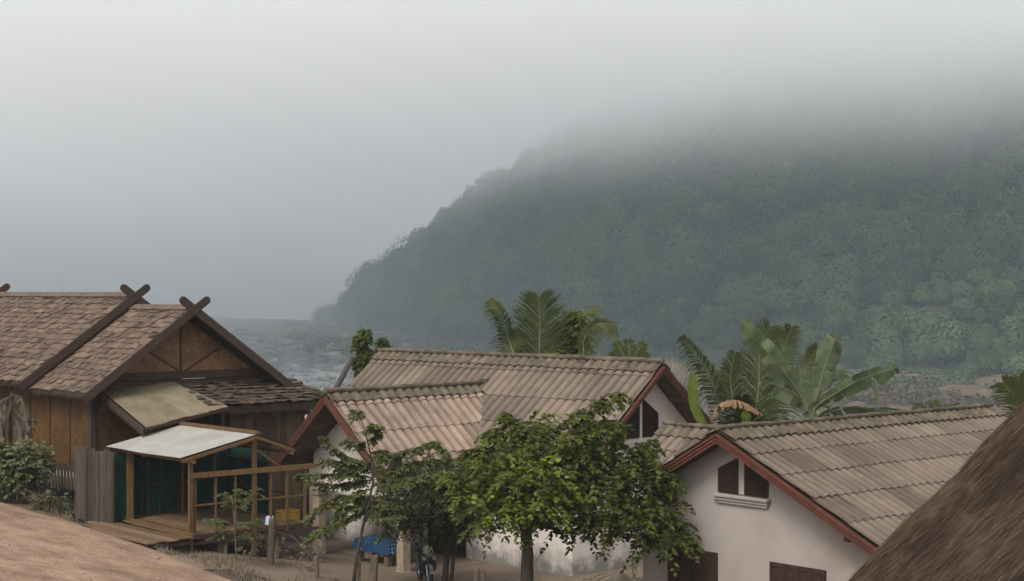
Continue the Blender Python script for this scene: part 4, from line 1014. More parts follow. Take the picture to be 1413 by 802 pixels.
feather_tree('sapling', 'small spindly sapling with feathery shoots against the stall railing', 44.2,
  [(326,790),(326,765),(324,735),(322,705),(320,685)],
  [[(323,712),(312,690),(306,680)],[(323,705),(336,692),(350,682),(353,672)],[(324,725),(300,716),(282,716)],[(322,700),(318,688),(308,682)],[(324,720),(345,722),(356,716)],[(322,696),(330,686),(333,676)],[(324,735),(306,735),(298,740)],[(325,742),(345,735),(362,738)]],
  'leaf_thin', .022, .095, .055, .0, 32, H(-7.5,44.2))
# slim leafy trees behind the house
def clump_tree(name, label, dpt, basev, trunk, lumps, m, L, W, cat='tree', tr_r=.05, spray=.3, dens=.12, droopy=-.5):
    base = at(trunk[0][0], basev, dpt); o = thing(name, label, cat, base); b = MB()
    b.tube([Vector((0,0,-.2))]+[rel(at(u,v,dpt), base) for u,v in trunk], [tr_r]+[tr_r*(.9-.7*i/len(trunk)) for i in range(len(trunk))], 7)
    P=[];D=[];T=[]
    for (u,v,ru,rv,tone) in lumps:
        c0 = at(u,v,dpt); px = dpt/F; limb(b, rel(at(*trunk[-1],dpt), base), rel(c0, base), tr_r*.4, .01, .1, 4)
        for k in range(int(ru*rv*dens*10)//2+4):
            a_ = Vector((random.gauss(0,1),random.gauss(0,1),random.gauss(0,1))).normalized()*random.uniform(.3,1.05)
            p = c0+Vector((a_.x*ru*px, a_.y*min(ru,rv)*px, a_.z*rv*px))
            twig_spray(P, D, T, rel(p, base), Vector((a_.x+random.gauss(0,.4), a_.y+random.gauss(0,.3), droopy)), random.uniform(.6,1.2)*spray, 4, .1, tone+random.gauss(0,.18)+a_.z*.15, .4)  # top and underside of each lump shaded through the leaf tint
    b.build('trunk', 'trunk', o, smooth=True); foliage('crown', P, D, T, L, W, m, o); return o
clump_tree('slender_tree', 'slender drooping tree rising behind the left end of the house ridge', 66, 720, [(500,600),(500,530),(502,490)], [(500,464,8,9,.2),(503,482,6,10,-.1),(498,500,7,12,-.4),(495,472,5,8,.1),(503,455,5,4,.3),(501,512,4,6,-.5)], 'leaf_big', .20, .10, spray=.2)
clump_tree('slender_tree', 'smaller tuft of tree top at the left end of the ridge cap', 66, 720, [(531,600),(531,520),(530,480)], [(530,476,6,8,-.2),(526,468,4,5,0),(536,480,4,7,-.3)], 'leaf_big', .18, .09, spray=.18)
clump_tree('creeper_tree', 'upright creeper-covered tree between the palm fronds above the ridge', 63, 760, [(788,650),(788,560),(788,480)], [(788,448,15,15,.0),(790,470,15,18,-.2),(785,488,18,12,0),(792,432,9,8,.3),(778,480,10,16,-.1)], 'leaf_big', .2, .12, spray=.4, dens=.09)
clump_tree('leafy_shrub', 'low bright green shrub top at the foot of the left palm frond', 62, 760, [(706,640),(706,560),(706,500)], [(704,489,16,5,.4),(722,492,10,5,.1),(764,488,12,8,.3)], 'leaf_big', .22, .12, 'shrub', spray=.35, droopy=-.1)
clump_tree('leafy_shrub', 'bushy shrub standing behind the shingled lean-to, left of the leaning pole', 60, 720, [(425,660),(425,600),(425,570)], [(420,542,18,10,-.1),(432,560,18,14,-.2),(415,556,14,12,-.3),(441,585,10,12,-.2),(470,548,6,8,-.2)], 'leaf_bush', .16, .09, 'shrub', spray=.3, droopy=0)
# bushes at the left by the road
def bush(name, label, lumps, dpt, m, L, W, dens=1.0, cat='bush', sp_=.22):
    u0, v0 = lumps[0][0], max(l[1]+l[3] for l in lumps); base = at(u0, v0, dpt)
    base.z = min(base.z, H(base.x, base.y)); o = thing(name, label, cat, base); b = MB(); P=[];D=[];T=[]
    for (u,v,ru,rv,tone) in lumps:
        c0 = at(u,v,dpt+random.uniform(-.3,.3)); px = dpt/F; limb(b, Vector((random.uniform(-.2,.2),0,-.1)), rel(c0, base), .03, .008, .1, 5)
        for k in range(int(ru*rv*.16*dens)):
            a_ = Vector((random.gauss(0,1),random.gauss(0,1),random.gauss(0,1))).normalized()*random.uniform(.3,1.1)
            p = c0+Vector((a_.x*ru*px, a_.y*ru*px*.8, a_.z*rv*px))
            twig_spray(P, D, T, rel(p, base), a_+Vector((random.gauss(0,.5),random.gauss(0,.5),random.gauss(.1,.4))), random.uniform(.6,1.2)*sp_, 4, .1, tone+random.gauss(0,.3)+a_.z*.25, .2)  # height term in the tint paints shading from underside to top
    b.build('stems', 'twig', o); foliage('foliage', P, D, T, L, W, m, o); return o
bush('roadside_bush', 'pale green bush at the left edge, beside the bamboo wall', [(20,645,28,24,.2),(40,628,22,16,.3),(10,665,24,18,-.1),(44,655,18,18,0),(5,630,18,16,.1),(60,640,10,12,.0)], 49.5, 'leaf_bush', .15, .09, 1.5)
bush('roadside_bush', 'lower dark sprawling bush below the slatted skirting, next to the grey fence', [(78,688,18,10,-.2),(92,697,18,9,-.3),(60,690,14,8,-.3),(108,704,14,6,-.4),(70,700,14,7,-.3)], 49.0, 'leaf_bush', .10, .06)
C = []
bush('dry_shrub', 'dry brown shrub with bare twigs near the left pillar', [(425,765,12,16,.1),(432,785,12,14,0),(420,792,10,10,-.1),(440,750,7,7,.1)], 45.5, 'leaf_dry', .085, .045, .5, 'shrub')
bush('dry_shrub', 'dry brown weedy shrub just right of the taller fence post below the stall', [(390,765,9,18,.1),(398,785,9,10,0)], 45.8, 'leaf_dry', .085, .045, .5, 'shrub')
bush('dry_shrub', 'dry weedy shrub in the shade under the stall front', [(350,752,16,12,-.2),(335,765,12,8,-.2)], 46.0, 'leaf_dry', .085, .045, .5, 'shrub')
bush('dry_shrub', 'low dry shrub at the bottom edge beside the thin tree trunk', [(462,798,12,7,0),(448,802,8,6,.1)], 44.2, 'leaf_dry', .085, .045, .5, 'shrub')
# roadside grass and litter
P=[];D=[];T=[]
for k in range(15000):
    x = random.uniform(-18, 0); e = random.uniform(-.35, 2.6) if random.random() < .75 else random.uniform(2, 6)
    y = float(np.interp(x, EX, EY))+e
    g = nz(x, y, .7, 2)
    if g < -.10+ (0 if x < -11 else .03) or (e < 0 and g < .25): continue
    P.append((x, y, H(x,y)-.02)); D.append((random.gauss(0,.5), random.gauss(0,.5), 1)); T.append(max(-1,min(1,random.gauss(.25 if x > -11 else .5, .5))))
n = len(P); V = leaves(np.array(P), np.array(D), RNG.uniform(.06,.28,n), .022)
tag(big_mesh('verge_grass', V, T, 'leaf_dry'), 'short dry grass and weeds along the edge of the dirt road', 'grass', kind='stuff')
b = MB()
for k in range(2600):
    x = random.uniform(-17, 3); y = float(np.interp(x, EX, EY))+random.uniform(-9, 9); s_ = random.uniform(.01,.035)*(1.8 if random.random() < .04 else 1)
    z = H(x,y)+.02 if y > float(np.interp(x, EX, EY)) else zr(x,y)+.012
    v = [(x+s_*random.uniform(.6,1.2)*a_, y+s_*random.uniform(.6,1.2)*c_, z+s_*q) for a_,c_,q in ((1,0,0),(0,1,0),(-1,0,0),(0,-1,0),(0,0,.8))]
    b.add(v, [(0,1,4),(1,2,4),(2,3,4),(3,0,4)], random.uniform(-1,1))
tag(b.build('pebbles', mat('pebble', (.13,.09,.06), (.30,.21,.15), 3, .9, tint=.3)), 'small pebbles and clods scattered over the dirt road and bank', 'pebbles', kind='stuff')
# withered banana plant at the left edge
def strip_leaf(pts, width, m, parent, name='leaf', side=None, droop=.25, tears=.0, tipshape=True, seg=34, fold=0.0, petiole=True):
    """blade with midrib through pts (already relative); side = direction of the half blades"""
    pts = [Vector(p) for p in pts]
    def cr(t):
        n_ = len(pts)-1; i = min(int(t*n_), n_-1); f = t*n_-i
        p0 = pts[max(i-1,0)]; p1 = pts[i]; p2 = pts[i+1]; p3 = pts[min(i+2,n_)]
        return .5*((2*p1)+(p2-p0)*f+(2*p0-5*p1+4*p2-p3)*f*f+(3*p1-p0-3*p2+p3)*f**3)
    b = MB(); mid = []
    for i in range(seg+1): mid.append(cr(i/seg))
    prof = [max(.02, (math.sin(min(1, (i/seg)*1.25+.12)*math.pi*.5)**.7)*(1 if i/seg < .72 else math.sqrt(max(0, 1-((i/seg-.72)/.285)**2)))) for i in range(seg+1)]
    if petiole: prof = [max(.03, q_*sm((i_/seg-.08)/.2)) for i_, q_ in enumerate(prof)]
    for sg in (-1, 1):
        i = 0
        while i < seg:
            k = (1 if random.random() < tears else random.randint(3, 7)) if tears else seg; j = min(seg, i+k)
            dr = droop*random.uniform(.6, 1.6); tint = random.uniform(-.8,.8); sw = random.gauss(0,.08) if tears else 0
            vs = []; 
            for q in range(i, j+1):
                tg = (mid[min(q+1,seg)]-mid[max(q-1,0)]).normalized(); sv = Vector(side) if side else tg.cross(Vector((0,0,1)))
                sv = (sv-tg*sv.dot(tg)).normalized()*sg; w_ = width*prof[q]*random.uniform(.95,1.03)
                up_ = tg.cross(sv)*sg; up_ = up_ if up_.z > 0 else -up_
                pull = 1-.10*(q == i or q == j) if tears else 1
                for s_ in (0, .5, 1.0):
                    wv = .02*math.sin(q*1.7+sg)*s_
                    vs.append(mid[q]+sv*w_*s_*pull+tg*(w_*s_*.25+sw*s_)-Vector((0,0,1))*dr*w_*s_*s_+up_*(fold*w_*s_+wv))
            m_ = j-i+1
            b.add(vs, [(3*a+c_, 3*a+c_+1, 3*a+c_+4, 3*a+c_+3) for a in range(m_-1) for c_ in (0,1)], tint)
            i = j
    o = b.build(name, m, parent, smooth=True)
    r_ = MB(); r_.tube(mid, [max(.006, width*.075*(1-i/seg)) for i in range(seg+1)], 6); r_.build('midrib', 'rachis' if m != 'banana_d' else 'banana_d', o)
    return o
base = at(16, 690, 50.3)
wb = thing('withered_banana_plant', 'withered banana plant with hanging pale dry leaves at the left edge before the bamboo wall', 'banana plant', base)
b = MB(); b.tube([Vector((0,0,-.2)), rel(at(14,630,50.3),base), rel(at(14,565,50.3),base), rel(at(16,540,50.3),base)], [.09,.07,.05,.03], 9); b.build('stem', 'trunk', wb)
for pl in ([(16,545),(27,548),(34,570),(36,598)],[(15,548),(6,552),(0,575),(-2,605)],[(16,560),(28,575),(38,580),(52,578)],[(14,570),(24,585),(26,605),(20,612)],[(16,556),(8,575),(4,600),(6,612)],[(18,590),(30,592),(44,588)]):
    strip_leaf([rel(at(u,v,50.3-random.uniform(0,.4)),base) for u,v in pl], random.uniform(.13,.2), 'banana_p', wb, droop=.9, tears=1.2, seg=16, side=(.8,-.4,.5), petiole=False)
# ---- palms
def frond(parent, pts, leaf_len, nleaf, tone, side=(1,0,0), hang=.35, fwd=.75, W=.035, taper=True):
    pts = [Vector(p) for p in pts]
    def cr(t):
        n_ = len(pts)-1; i = min(int(t*n_), n_-1); f = t*n_-i
        p0 = pts[max(i-1,0)]; p1 = pts[i]; p2 = pts[i+1]; p3 = pts[min(i+2,n_)]
        return .5*((2*p1)+(p2-p0)*f+(2*p0-5*p1+4*p2-p3)*f*f+(3*p1-p0-3*p2+p3)*f**3)
    b = MB(); mid = [cr(i/20) for i in range(21)]; Lr = sum((mid[i+1]-mid[i]).length for i in range(20))
    b.tube(mid, [max(.006, .035*(1-i/21)) for i in range(21)], 6); fr_ = b.build('frond', 'rachis', parent)
    Vq = []; T = []
    for i in range(nleaf):
        t = .08+.92*(i+random.uniform(-.3,.3))/nleaf; t = min(.995, max(.03, t)); p = cr(t); tg = (cr(min(1,t+.02))-cr(max(0,t-.02))).normalized()
        sv = Vector(side); sv = (sv-tg*sv.dot(tg)).normalized()
        ll = leaf_len*(math.sin(min(1,(t*.85+.13))*math.pi)**.55)*random.uniform(.85,1.1)
        for sg in (-1,1):
            d = (sv*sg+tg*(fwd+.5*t)+Vector((random.gauss(0,.07),random.gauss(0,.12)-.1,random.gauss(0,.06)))).normalized()
            h_ = hang*random.uniform(.7,1.3)
            w_ = W*random.uniform(.8,1.15); nn = tg.cross(sv).normalized(); e = (d.cross(nn)).normalized()*w_
            p1 = p+d*ll*.5-Vector((0,0,1))*ll*h_*.22; p2 = p+d*ll*.93-Vector((0,0,1))*ll*h_
            tn_ = max(-1,min(1,random.gauss(tone,.22)))
            Vq += [p-e*.5, p1-e, p1+e, p+e*.5, p1-e, p2-e*.12, p2+e*.12, p1+e]; T += [tn_, tn_]
    big_mesh('leaflets', [tuple(q) for q in Vq], T, 'frond', fr_)
def palm(name, label, base, trunk_top, fronds, dpt, **kw):
    o = thing(name, label, 'palm tree', base); b = MB(); tt_ = rel(trunk_top, base)
    b.tube([Vector((0,0,-.3)), tt_*.5+Vector((.08,0,0)), tt_, tt_+Vector((0,0,.35))], [.17,.13,.12,.06], 10); b.build('trunk', 'trunk', o, smooth=True)
    for (px, ll, tone, side, hang) in fronds:
        pts = [tt_+Vector((0,0,.2))] if kw.get('root', True) else []
        pts = pts+[rel(at(q[0],q[1],q[2] if len(q) > 2 else dpt), base) for q in px]
        frond(o, pts, ll, kw.get('n', 62), tone, side, hang, W=kw.get('W', .03))
    return o
bp = at(752, 740, 62); palm('coconut_palm', 'coconut palm whose tall fronds rise behind the middle of the house ridge', bp, at(745, 545, 62),
  [([(744,490),(745,450),(744,411)], 1.75, -.15, (1,0,0), .15), ([(715,500,61),(702,470,61),(692,437,60.5),(677,414,60.5)], .9, .35, (.6,0,.5), .5), ([(800,498,61.5),(806,468,61.5),(822,448,61),(846,447,61)], 1.0, 0, (-.3,.6,.8), .6),
   ([(772,500,63),(785,465,63.5),(805,435,64),(823,424,64)], .9, .5, (.2,.6,.7), .6), ([(725,505,63),(722,480,64),(712,455,64)], .9, 0, (.8,.2,.3), .4), ([(762,505,63),(766,470,64.5),(768,450,64)], .9, -.1, (.9,.2,.1), .2)], 62, n=130, W=.02)
bp = at(868, 740, 60); palm('small_palm', 'small palm tuft peeking over the ridge near the right gable', bp, at(868, 530, 60),
  [([(866,505),(858,485),(850,472)], .5, .1, (1,0,.3), .3), ([(868,505),(868,482),(867,470)], .5, 0, (1,0,0), .2), ([(872,505),(880,485),(888,474)], .5, .1, (1,0,-.3), .3), ([(864,506),(852,492),(848,486)], .45, -.1, (1,0,.6), .3),([(874,506),(884,492),(890,486)], .45, 0, (1,0,-.6), .3)], 60, n=26, W=.028)
bp = at(1045, 800, 54); palm('coconut_palm', 'large coconut palm behind the banana plant, its fronds fanning above the right ridge', bp, at(1045, 640, 54),
  [([(1040,600),(1046,540),(1050,480),(1062,452)], 1.25, -.1, (1,0,.1), .15), ([(1000,600,53),(990,550,52),(972,505,51.5),(942,464,51)], .95, .45, (.7,0,.6), .6), ([(1048,600,55),(1062,540,56),(1078,490,57),(1092,452,57)], 1.2, .35, (1,.2,-.2), .2), ([(1055,600,55),(1080,550,56),(1110,510,57),(1128,480,57)], 1.1, .2, (.9,0,-.5), .3),
   ([(1022,600,55),(1012,555,55),(1008,520,55),(1014,488,55)], 1.0, -.25, (1,0,.2), .3), ([(1020,610,54),(1000,590,53.5),(985,600,53)], .8, -.3, (.4,.3,.8), .5),([(1060,610,54),(1085,590,54),(1105,590,54)], .9, -.2, (.3,.3,-.8), .5), ([(1040,610,53),(1030,580,52.5),(1024,548,52)], 1.1, -.45, (1,0,0), .3)], 54, n=140, W=.02)
bp = at(1430, 800, 45); palm('coconut_palm', 'coconut palm frond tips beside the thatched roof at the right edge', bp, at(1425, 620, 45),
  [([(1415,600),(1405,560),(1390,535),(1384,528)], .75, 0, (.8,0,.5), .3), ([(1420,600),(1412,560),(1405,520)], .8, .3, (1,0,.2), .2), ([(1428,600),(1425,550),(1420,515)], .8, .1, (1,0,0), .2), ([(1435,600),(1450,560),(1470,530)], .8, 0, (.8,0,-.5), .3)], 45, n=90, W=.018)
bp = at(1290, 760, 62); palm('small_palm', 'low palm tuft showing over the right ridge beside the flat banana leaf', bp, at(1290, 620, 62),
  [([(1282,575),(1272,565),(1262,560)], .5, .3, (.4,0,1), .3), ([(1290,575),(1290,562),(1288,556)], .5, .2, (1,0,0), .2), ([(1298,575),(1308,565),(1320,560)], .5, .3, (.4,0,-1), .3)], 62, n=20)
# ---- banana plants
def banana(name, label, base, stem_top, lv, dpt):
    o = thing(name, label, 'banana plant', base); b = MB(); tt_ = rel(stem_top, base)
    b.tube([Vector((0,0,-.3)), tt_*.5, tt_], [.14,.11,.07], 10); b.build('stem', mat('banana_stem', (.14,.15,.06), (.24,.22,.11), 4, .6, stretch=(4,4,.5)), o, smooth=True)
    for (px, wd, m, side, dr, tr_) in lv:
        strip_leaf([rel(at(q[0],q[1],q[2] if len(q)>2 else dpt), base) for q in px], wd*1.22, m, o, side=side, droop=dr, tears=tr_*.5, fold=0 if m == 'banana_d' else .25)
    return o
banana('banana_plant', 'large banana plant with broad torn green leaves above the right ridge', at(1116, 790, 49), at(1117, 600, 49),
  [([(1115,600),(1112,568),(1098,535,48.7),(1070,500,48.4),(1045,470,48.2),(1024,446,48)], .27, 'banana', (.7,-.35,.7), .1, .25),
   ([(1118,600),(1124,560),(1134,520),(1146,485),(1155,463)], .33, 'banana', (1,.3,-.1), .15, .3),
   ([(1118,600),(1124,565),(1150,545,48.7),(1185,525,48.4),(1215,515,48.2),(1237,508,48.2)], .27, 'banana', (-.3,-.5,.85), .3, .4),
   ([(1116,600),(1108,560),(1090,540,48.4),(1066,530,48.1),(1050,521,48)], .24, 'banana', (-.3,-.5,.8), .45, .3),
   ([(1117,600),(1128,560,49.4),(1140,540,49.6),(1160,520,49.8),(1168,540,49.9)], .25, 'banana', (.6,.4,.6), .4, .5),
   ([(1118,600),(1135,575,48.6),(1170,563,48.3),(1210,566,48.1),(1250,571,48)], .22, 'banana', (0,-.6,.7), .5, .4),
   ([(1117,600),(1128,575),(1140,550),(1150,540)], .22, 'banana', (.8,-.4,.4), .4, .5),
   ([(1204,520,48.2),(1208,530,48.2),(1211,545,48.2),(1213,556,48.2)], .045, 'banana', (1,0,0), .2, 0)], 49)
banana('banana_plant', 'banana plant with one brown withered drooping leaf and a bright yellow-green young leaf', at(1000, 790, 50.5), at(1000, 600, 50.5),
  [([(1000,618),(985,600),(981,580),(990,560),(1008,552),(1028,556),(1047,568)], .13, 'banana_d', (0,-.8,.1), 1.3, 1.6),
   ([(996,600),(975,590),(960,565),(956,540),(957,515)], .13, 'banana_y', (1,0,0), .1, 0),
   ([(1003,600),(1022,592),(1030,580),(1026,568)], .13, 'banana_y', (1,.2,0), .1, 0),
   ([(1004,600),(1050,600),(1076,590),(1078,573)], .15, 'banana', (1,.2,0), .1, 0),
   ([(1000,600),(985,595),(975,590),(968,596)], .16, 'banana', (0,-.6,.6), .4, .3)], 50.5)
# ---- posts along the bank
PL = ['short split post at the bottom right of the yard beside the tree trunk','stubby leaning post at the bottom edge next to the shade tree trunk','weathered pointed post under the front edge of the stall floor','tall pale post between the stall and the dry shrubs','slim post at the bottom edge left of the thin tree','stout forked post in front of the blue-clothed table','thin crooked post close to the left porch pillar']
for lb, (u, vt, vb, d, r_, lean) in zip(PL, [(658,784,860,41,.075,0),(712,800,850,40.5,.09,-14),(303,742,772,46,.10,0),(373,714,776,45.6,.105,2),(438,768,812,43.8,.07,-2),(514,766,812,43,.12,3),(495,776,815,43.6,.05,1)]):
    p = at(u, vb, d); zt = at(u, vt, d).z; p.z = min(p.z, H(p.x, p.y))-.1; h_ = zt-p.z
    b = MB(); dx = math.tan(R(lean))*h_
    b.tube([(0,0,0),(dx*.5+random.uniform(-.01,.01),0,h_*.5),(dx*.97,0,h_*.96),(dx,0,h_)], [r_,r_*.95,r_*.9,r_*.55], 8)
    if 'split' in lb: b.tube([(.16,0,0),(.17,0,h_*.93)], [r_*.7,r_*.6], 7)
    if 'forked' in lb: b.tube([(.0,0,h_*.6),(.12,0,h_*1.02)], [r_*.5,r_*.35], 7)
    o = b.build('fence_post', 'post'); o.location = p; tag(o, lb, 'post', 'fence posts along the bank')
b = MB()
for z_ in (0,): b.tube([at(372,730,45.6), at(405,741,45), at(438,778,43.8)], .008, 4); b.tube([at(372,720,45.6), at(400,722,47), at(446,735,51.6)], .008, 4); b.tube([at(303,750,46), at(340,742,45.9), at(372,725,45.6)], .008, 4)
tag(b.build('fence_wire', 'cap'), 'thin sagging fence wire strung between the bank posts', 'wire')
# ---- table with blue cloth
tb = thing('porch_table', 'low wooden table on the porch standing under a patterned blue cloth', 'table', at(527, 779, 50.4), R(-42)); tb.location.z = BZ+.07
b = MB(); b.box((-.72,-.42,.70), (.72,.42,.74)); b.build('tabletop', 'newwood', tb)
for x_ in (-.62,.62):
    for y_ in (-.33,.33): b = MB(); b.box((x_-.09,y_-.09,0), (x_+.09,y_+.09,.70)); b.build('leg', 'post', tb)
m = mat('blue_cloth', (.010,.036,.085), (.02,.06,.125), 2.0, .8, .2, 10)
n_ = m.node_tree.nodes; l_ = m.node_tree.links; p_ = n_['Principled BSDF']; src = p_.inputs['Base Color'].links[0].from_socket
tc = n_.new('ShaderNodeTexCoord'); vo = n_.new('ShaderNodeTexVoronoi'); vo.inputs['Scale'].default_value = 9; vo.inputs['Randomness'].default_value = .25; l_.new(tc.outputs['Object'], vo.inputs['Vector'])
lt_ = n_.new('ShaderNodeMath'); lt_.operation = 'LESS_THAN'; lt_.inputs[1].default_value = .3; l_.new(vo.outputs['Distance'], lt_.inputs[0])
mx = n_.new('ShaderNodeMix'); mx.data_type = 'RGBA'; mx.inputs['B'].default_value = (.14,.24,.32,1); l_.new(lt_.outputs[0], mx.inputs['Factor']); l_.new(src, mx.inputs['A']); l_.new(mx.outputs['Result'], p_.inputs['Base Color'])
b = MB(); per = []
hx, hy = .76, .46; NN = 120
def peri(f):
    L_ = 4*(hx+hy); s = f*L_
    if s < 2*hx: return (-hx+s, -hy)
    s -= 2*hx
    if s < 2*hy: return (hx, -hy+s)
    s -= 2*hy
    if s < 2*hx: return (hx-s, hy)
    return (-hx, hy-(s-2*hx))
for i in range(NN):
    x_, y_ = peri(i/NN); wv = .025*math.sin(i*.9)+.01*math.sin(i*2.3)
    for j, z_ in enumerate((.755,.64,.52,.40)):
        q = 1+wv*j/3*1.5; b.v.append((x_*q*(1+.02*j), y_*q*(1+.03*j), z_+.015*math.sin(i*.35)*(j == 3)))
for i in range(NN):
    for j in range(3):
        a = i*4+j; c_ = ((i+1)%NN)*4+j; b.f.append((a, c_, c_+1, a+1)); b.t.append(0)
b.f.append(tuple(i*4 for i in range(NN))[::-1]); b.t.append(0)
o = b.build('tablecloth', m); o.location = tb.location; o.rotation_euler = (0,0,R(-42)); tag(o, 'blue cloth with pale dots hanging over the porch table', 'tablecloth')
# ---- underbone motorbike
mb_black = mat('motorbike_black', (.012,.013,.015), (.02,.02,.023), 3, .3, spec=.6); chrome = mat('bare_metal', (.35,.36,.37), (.5,.5,.5), 3, .3, metallic=.8); rub = mat('tyre_rubber', (.015,.015,.015), (.03,.028,.026), 5, .85); red_ = mat('scuffed_yellow', (.32,.30,.16), (.42,.40,.25), 4, .6)
pb = at(586, 808, 46.9); gz = H(pb.x, pb.y)+.03
mk = thing('motorbike', 'black underbone motorbike parked on the yard facing the viewer beside the porch pillar', 'motorbike', (pb.x, pb.y, gz), R(16))
def wheel(y):
    b = MB(); N_ = 30; rr = [(0.265+.045*math.cos(a), .05*math.sin(a)) for a in [k*math.pi/4 for k in range(8)]]
    for i in range(N_):
        an = 2*math.pi*i/N_
        for (r_, xx) in rr: b.v.append((xx, y+r_*math.cos(an), .305+r_*math.sin(an)))
    for i in range(N_):
        for k in range(8): b.f.append((i*8+k, i*8+(k+1)%8, ((i+1)%N_)*8+(k+1)%8, ((i+1)%N_)*8+k)); b.t.append(0)
    w_ = b.build('wheel', rub, mk, smooth=True)
    b = MB()
    ring = [(0, y+.235*math.cos(2*math.pi*i/24), .305+.235*math.sin(2*math.pi*i/24)) for i in range(25)]; b.tube(ring, .018, 6)
    for k in range(6): an = k*math.pi/3; b.beam((0,y,.305), (0,y+.23*math.cos(an),.305+.23*math.sin(an)), .035, .03)
    b.tube([(-.06,y,.305),(.06,y,.305)], .05, 10); b.build('rim', chrome, w_)
wheel(-.62); wheel(.62)
b = MB()
secs = [(-.42,.62,.05,.16),(-.30,.62,.13,.24),(-.15,.48,.16,.26),(.1,.45,.12,.16),(.35,.58,.13,.14),(.7,.70,.11,.10),(.92,.76,.05,.05)]
for (y_, z_, w_, h_) in secs:
    for k in range(12): a_ = k*math.pi/6; b.v.append((w_*math.cos(a_), y_, z_+h_*math.sin(a_)))
for i in range(len(secs)-1):
    for k in range(12): b.f.append((i*12+k, i*12+(k+1)%12, (i+1)*12+(k+1)%12, (i+1)*12+k)); b.t.append(0)
b.f.append(tuple(range(12))); b.f.append(tuple(range(72,84))); b.t += [0,0]; b.build('body', mb_black, mk, smooth=True)
b = MB()
for (z_, w_, yf, yb) in ((.30,.12,-.44,-.2),(.45,.25,-.52,-.22),(.62,.28,-.58,-.26),(.78,.24,-.60,-.28),(.92,.15,-.56,-.32)):
    for k in range(12):
        a_ = k*math.pi/6; b.v.append((w_*math.cos(a_), (yf+yb)/2+(yf-yb)/2*-math.sin(a_), z_))
for i in range(4):
    for k in range(12): b.f.append((i*12+k, i*12+(k+1)%12, (i+1)*12+(k+1)%12, (i+1)*12+k)); b.t.append(0)
b.f += [tuple(range(12))[::-1], tuple(range(48,60))]; b.t += [0,0]; b.build('leg_shield', mb_black, mk, smooth=True)
b = MB(); b.tube([(0,-.56,.62),(0,-.50,.86)], .03, 6)
for sg in (-1,1): b.tube([(sg*.07,-.62,.305),(sg*.07,-.55,.62)], .022, 8); b.tube([(sg*.08,.62,.305),(sg*.11,.35,.6)], .025, 8)
b.build('fork', chrome, mk)
b = MB()
for i in range(9):
    a0_ = R(20+i*16)
    for sg in (-1,1): b.v.append((sg*.055, -.62-.33*math.cos(a0_), .305+.33*math.sin(a0_)))
for i in range(8): b.f.append((2*i,2*i+1,2*i+3,2*i+2)); b.t.append(0)
b.build('mudguard', chrome, mk)
b = MB(); b.tube([(-.33,-.36,1.0),(-.15,-.44,1.0),(0,-.46,.97),(.15,-.44,1.0),(.33,-.36,1.0)], .02, 8); b.build('handlebar', rub, mk)
b = MB(); b.tube([(0,-.38,1.0),(0,-.60,.965)], [.16,.12], 12); b.build('headlamp_cowl', red_, mk)
b = MB(); b.tube([(0,-.60,.965),(0,-.625,.96)], [.075,.06], 12); b.build('headlight', chrome, mk)
for sg in (-1,1):
    b = MB(); b.tube([(sg*.13,-.53,.80),(sg*.15,-.60,.80)], [.075,.05], 10); b.build('indicator', chrome, mk)
    b = MB(); b.tube([(sg*.22,-.38,1.0),(sg*.30,-.36,1.16)], .008, 5); b.tube([(sg*.31,-.37,1.18),(sg*.31,-.35,1.18)], .055, 10); b.build('mirror', rub, mk)
b = MB()
for i,(y_,z_,w_) in enumerate([(.05,.74,.09),(.25,.78,.13),(.5,.83,.14),(.8,.87,.10)]):
    for k in range(8): a_ = k*math.pi/4; b.v.append((w_*math.cos(a_), y_, z_+.05*math.sin(a_)))
    if i:
        for k in range(8): b.f.append(((i-1)*8+k,(i-1)*8+(k+1)%8,i*8+(k+1)%8,i*8+k)); b.t.append(0)
b.f += [tuple(range(8)), tuple(range(24,32))]; b.t += [0,0]; b.build('seat', rub, mk, smooth=True)
# ---- things on the stall floor
q = at(372, 718, 46.9); b = MB(); 
b.add([(-.13,-.09,0),(.13,-.09,0),(.15,.09,0),(-.14,.09,0),(-.10,-.05,.27),(.12,-.06,.24),(.10,.05,.28),(-.12,.06,.25)], [(0,3,2,1),(4,5,6,7),(0,1,5,4),(1,2,6,5),(2,3,7,6),(3,0,4,7)])
o = b.build('plastic_bag', mat('pale_blue_plastic', (.35,.42,.60), (.55,.60,.72), 6, .4), bevel=.03); o.location = (q.x, q.y, SZ+.005); tag(o, 'crumpled pale blue plastic bag on the stall floor by the railing', 'bag')
q = at(397, 718, 48.0); cr_ = thing('plastic_crate', 'yellow plastic crate on the stall floor in the far right corner', 'crate', (q.x, q.y, SZ), R(40)); ym = mat('yellow_plastic', (.30,.18,.03), (.38,.24,.045), 4, .5)
b = MB(); b.box((-.28,-.2,0), (.28,.2,.02)); 
for s_ in (-1,1):
    for z_ in (.05,.14,.24): b.box((-.28,s_*.2-.01,z_), (.28,s_*.2+.01,z_+.055)); b.box((s_*.28-.01,-.19,z_), (s_*.28+.01,.19,z_+.055))
    for x_ in (-.26,-.1,.1,.26): b.box((x_-.015,s_*.2-.013,0), (x_+.015,s_*.2+.013,.3))
b.build('box', ym, cr_)
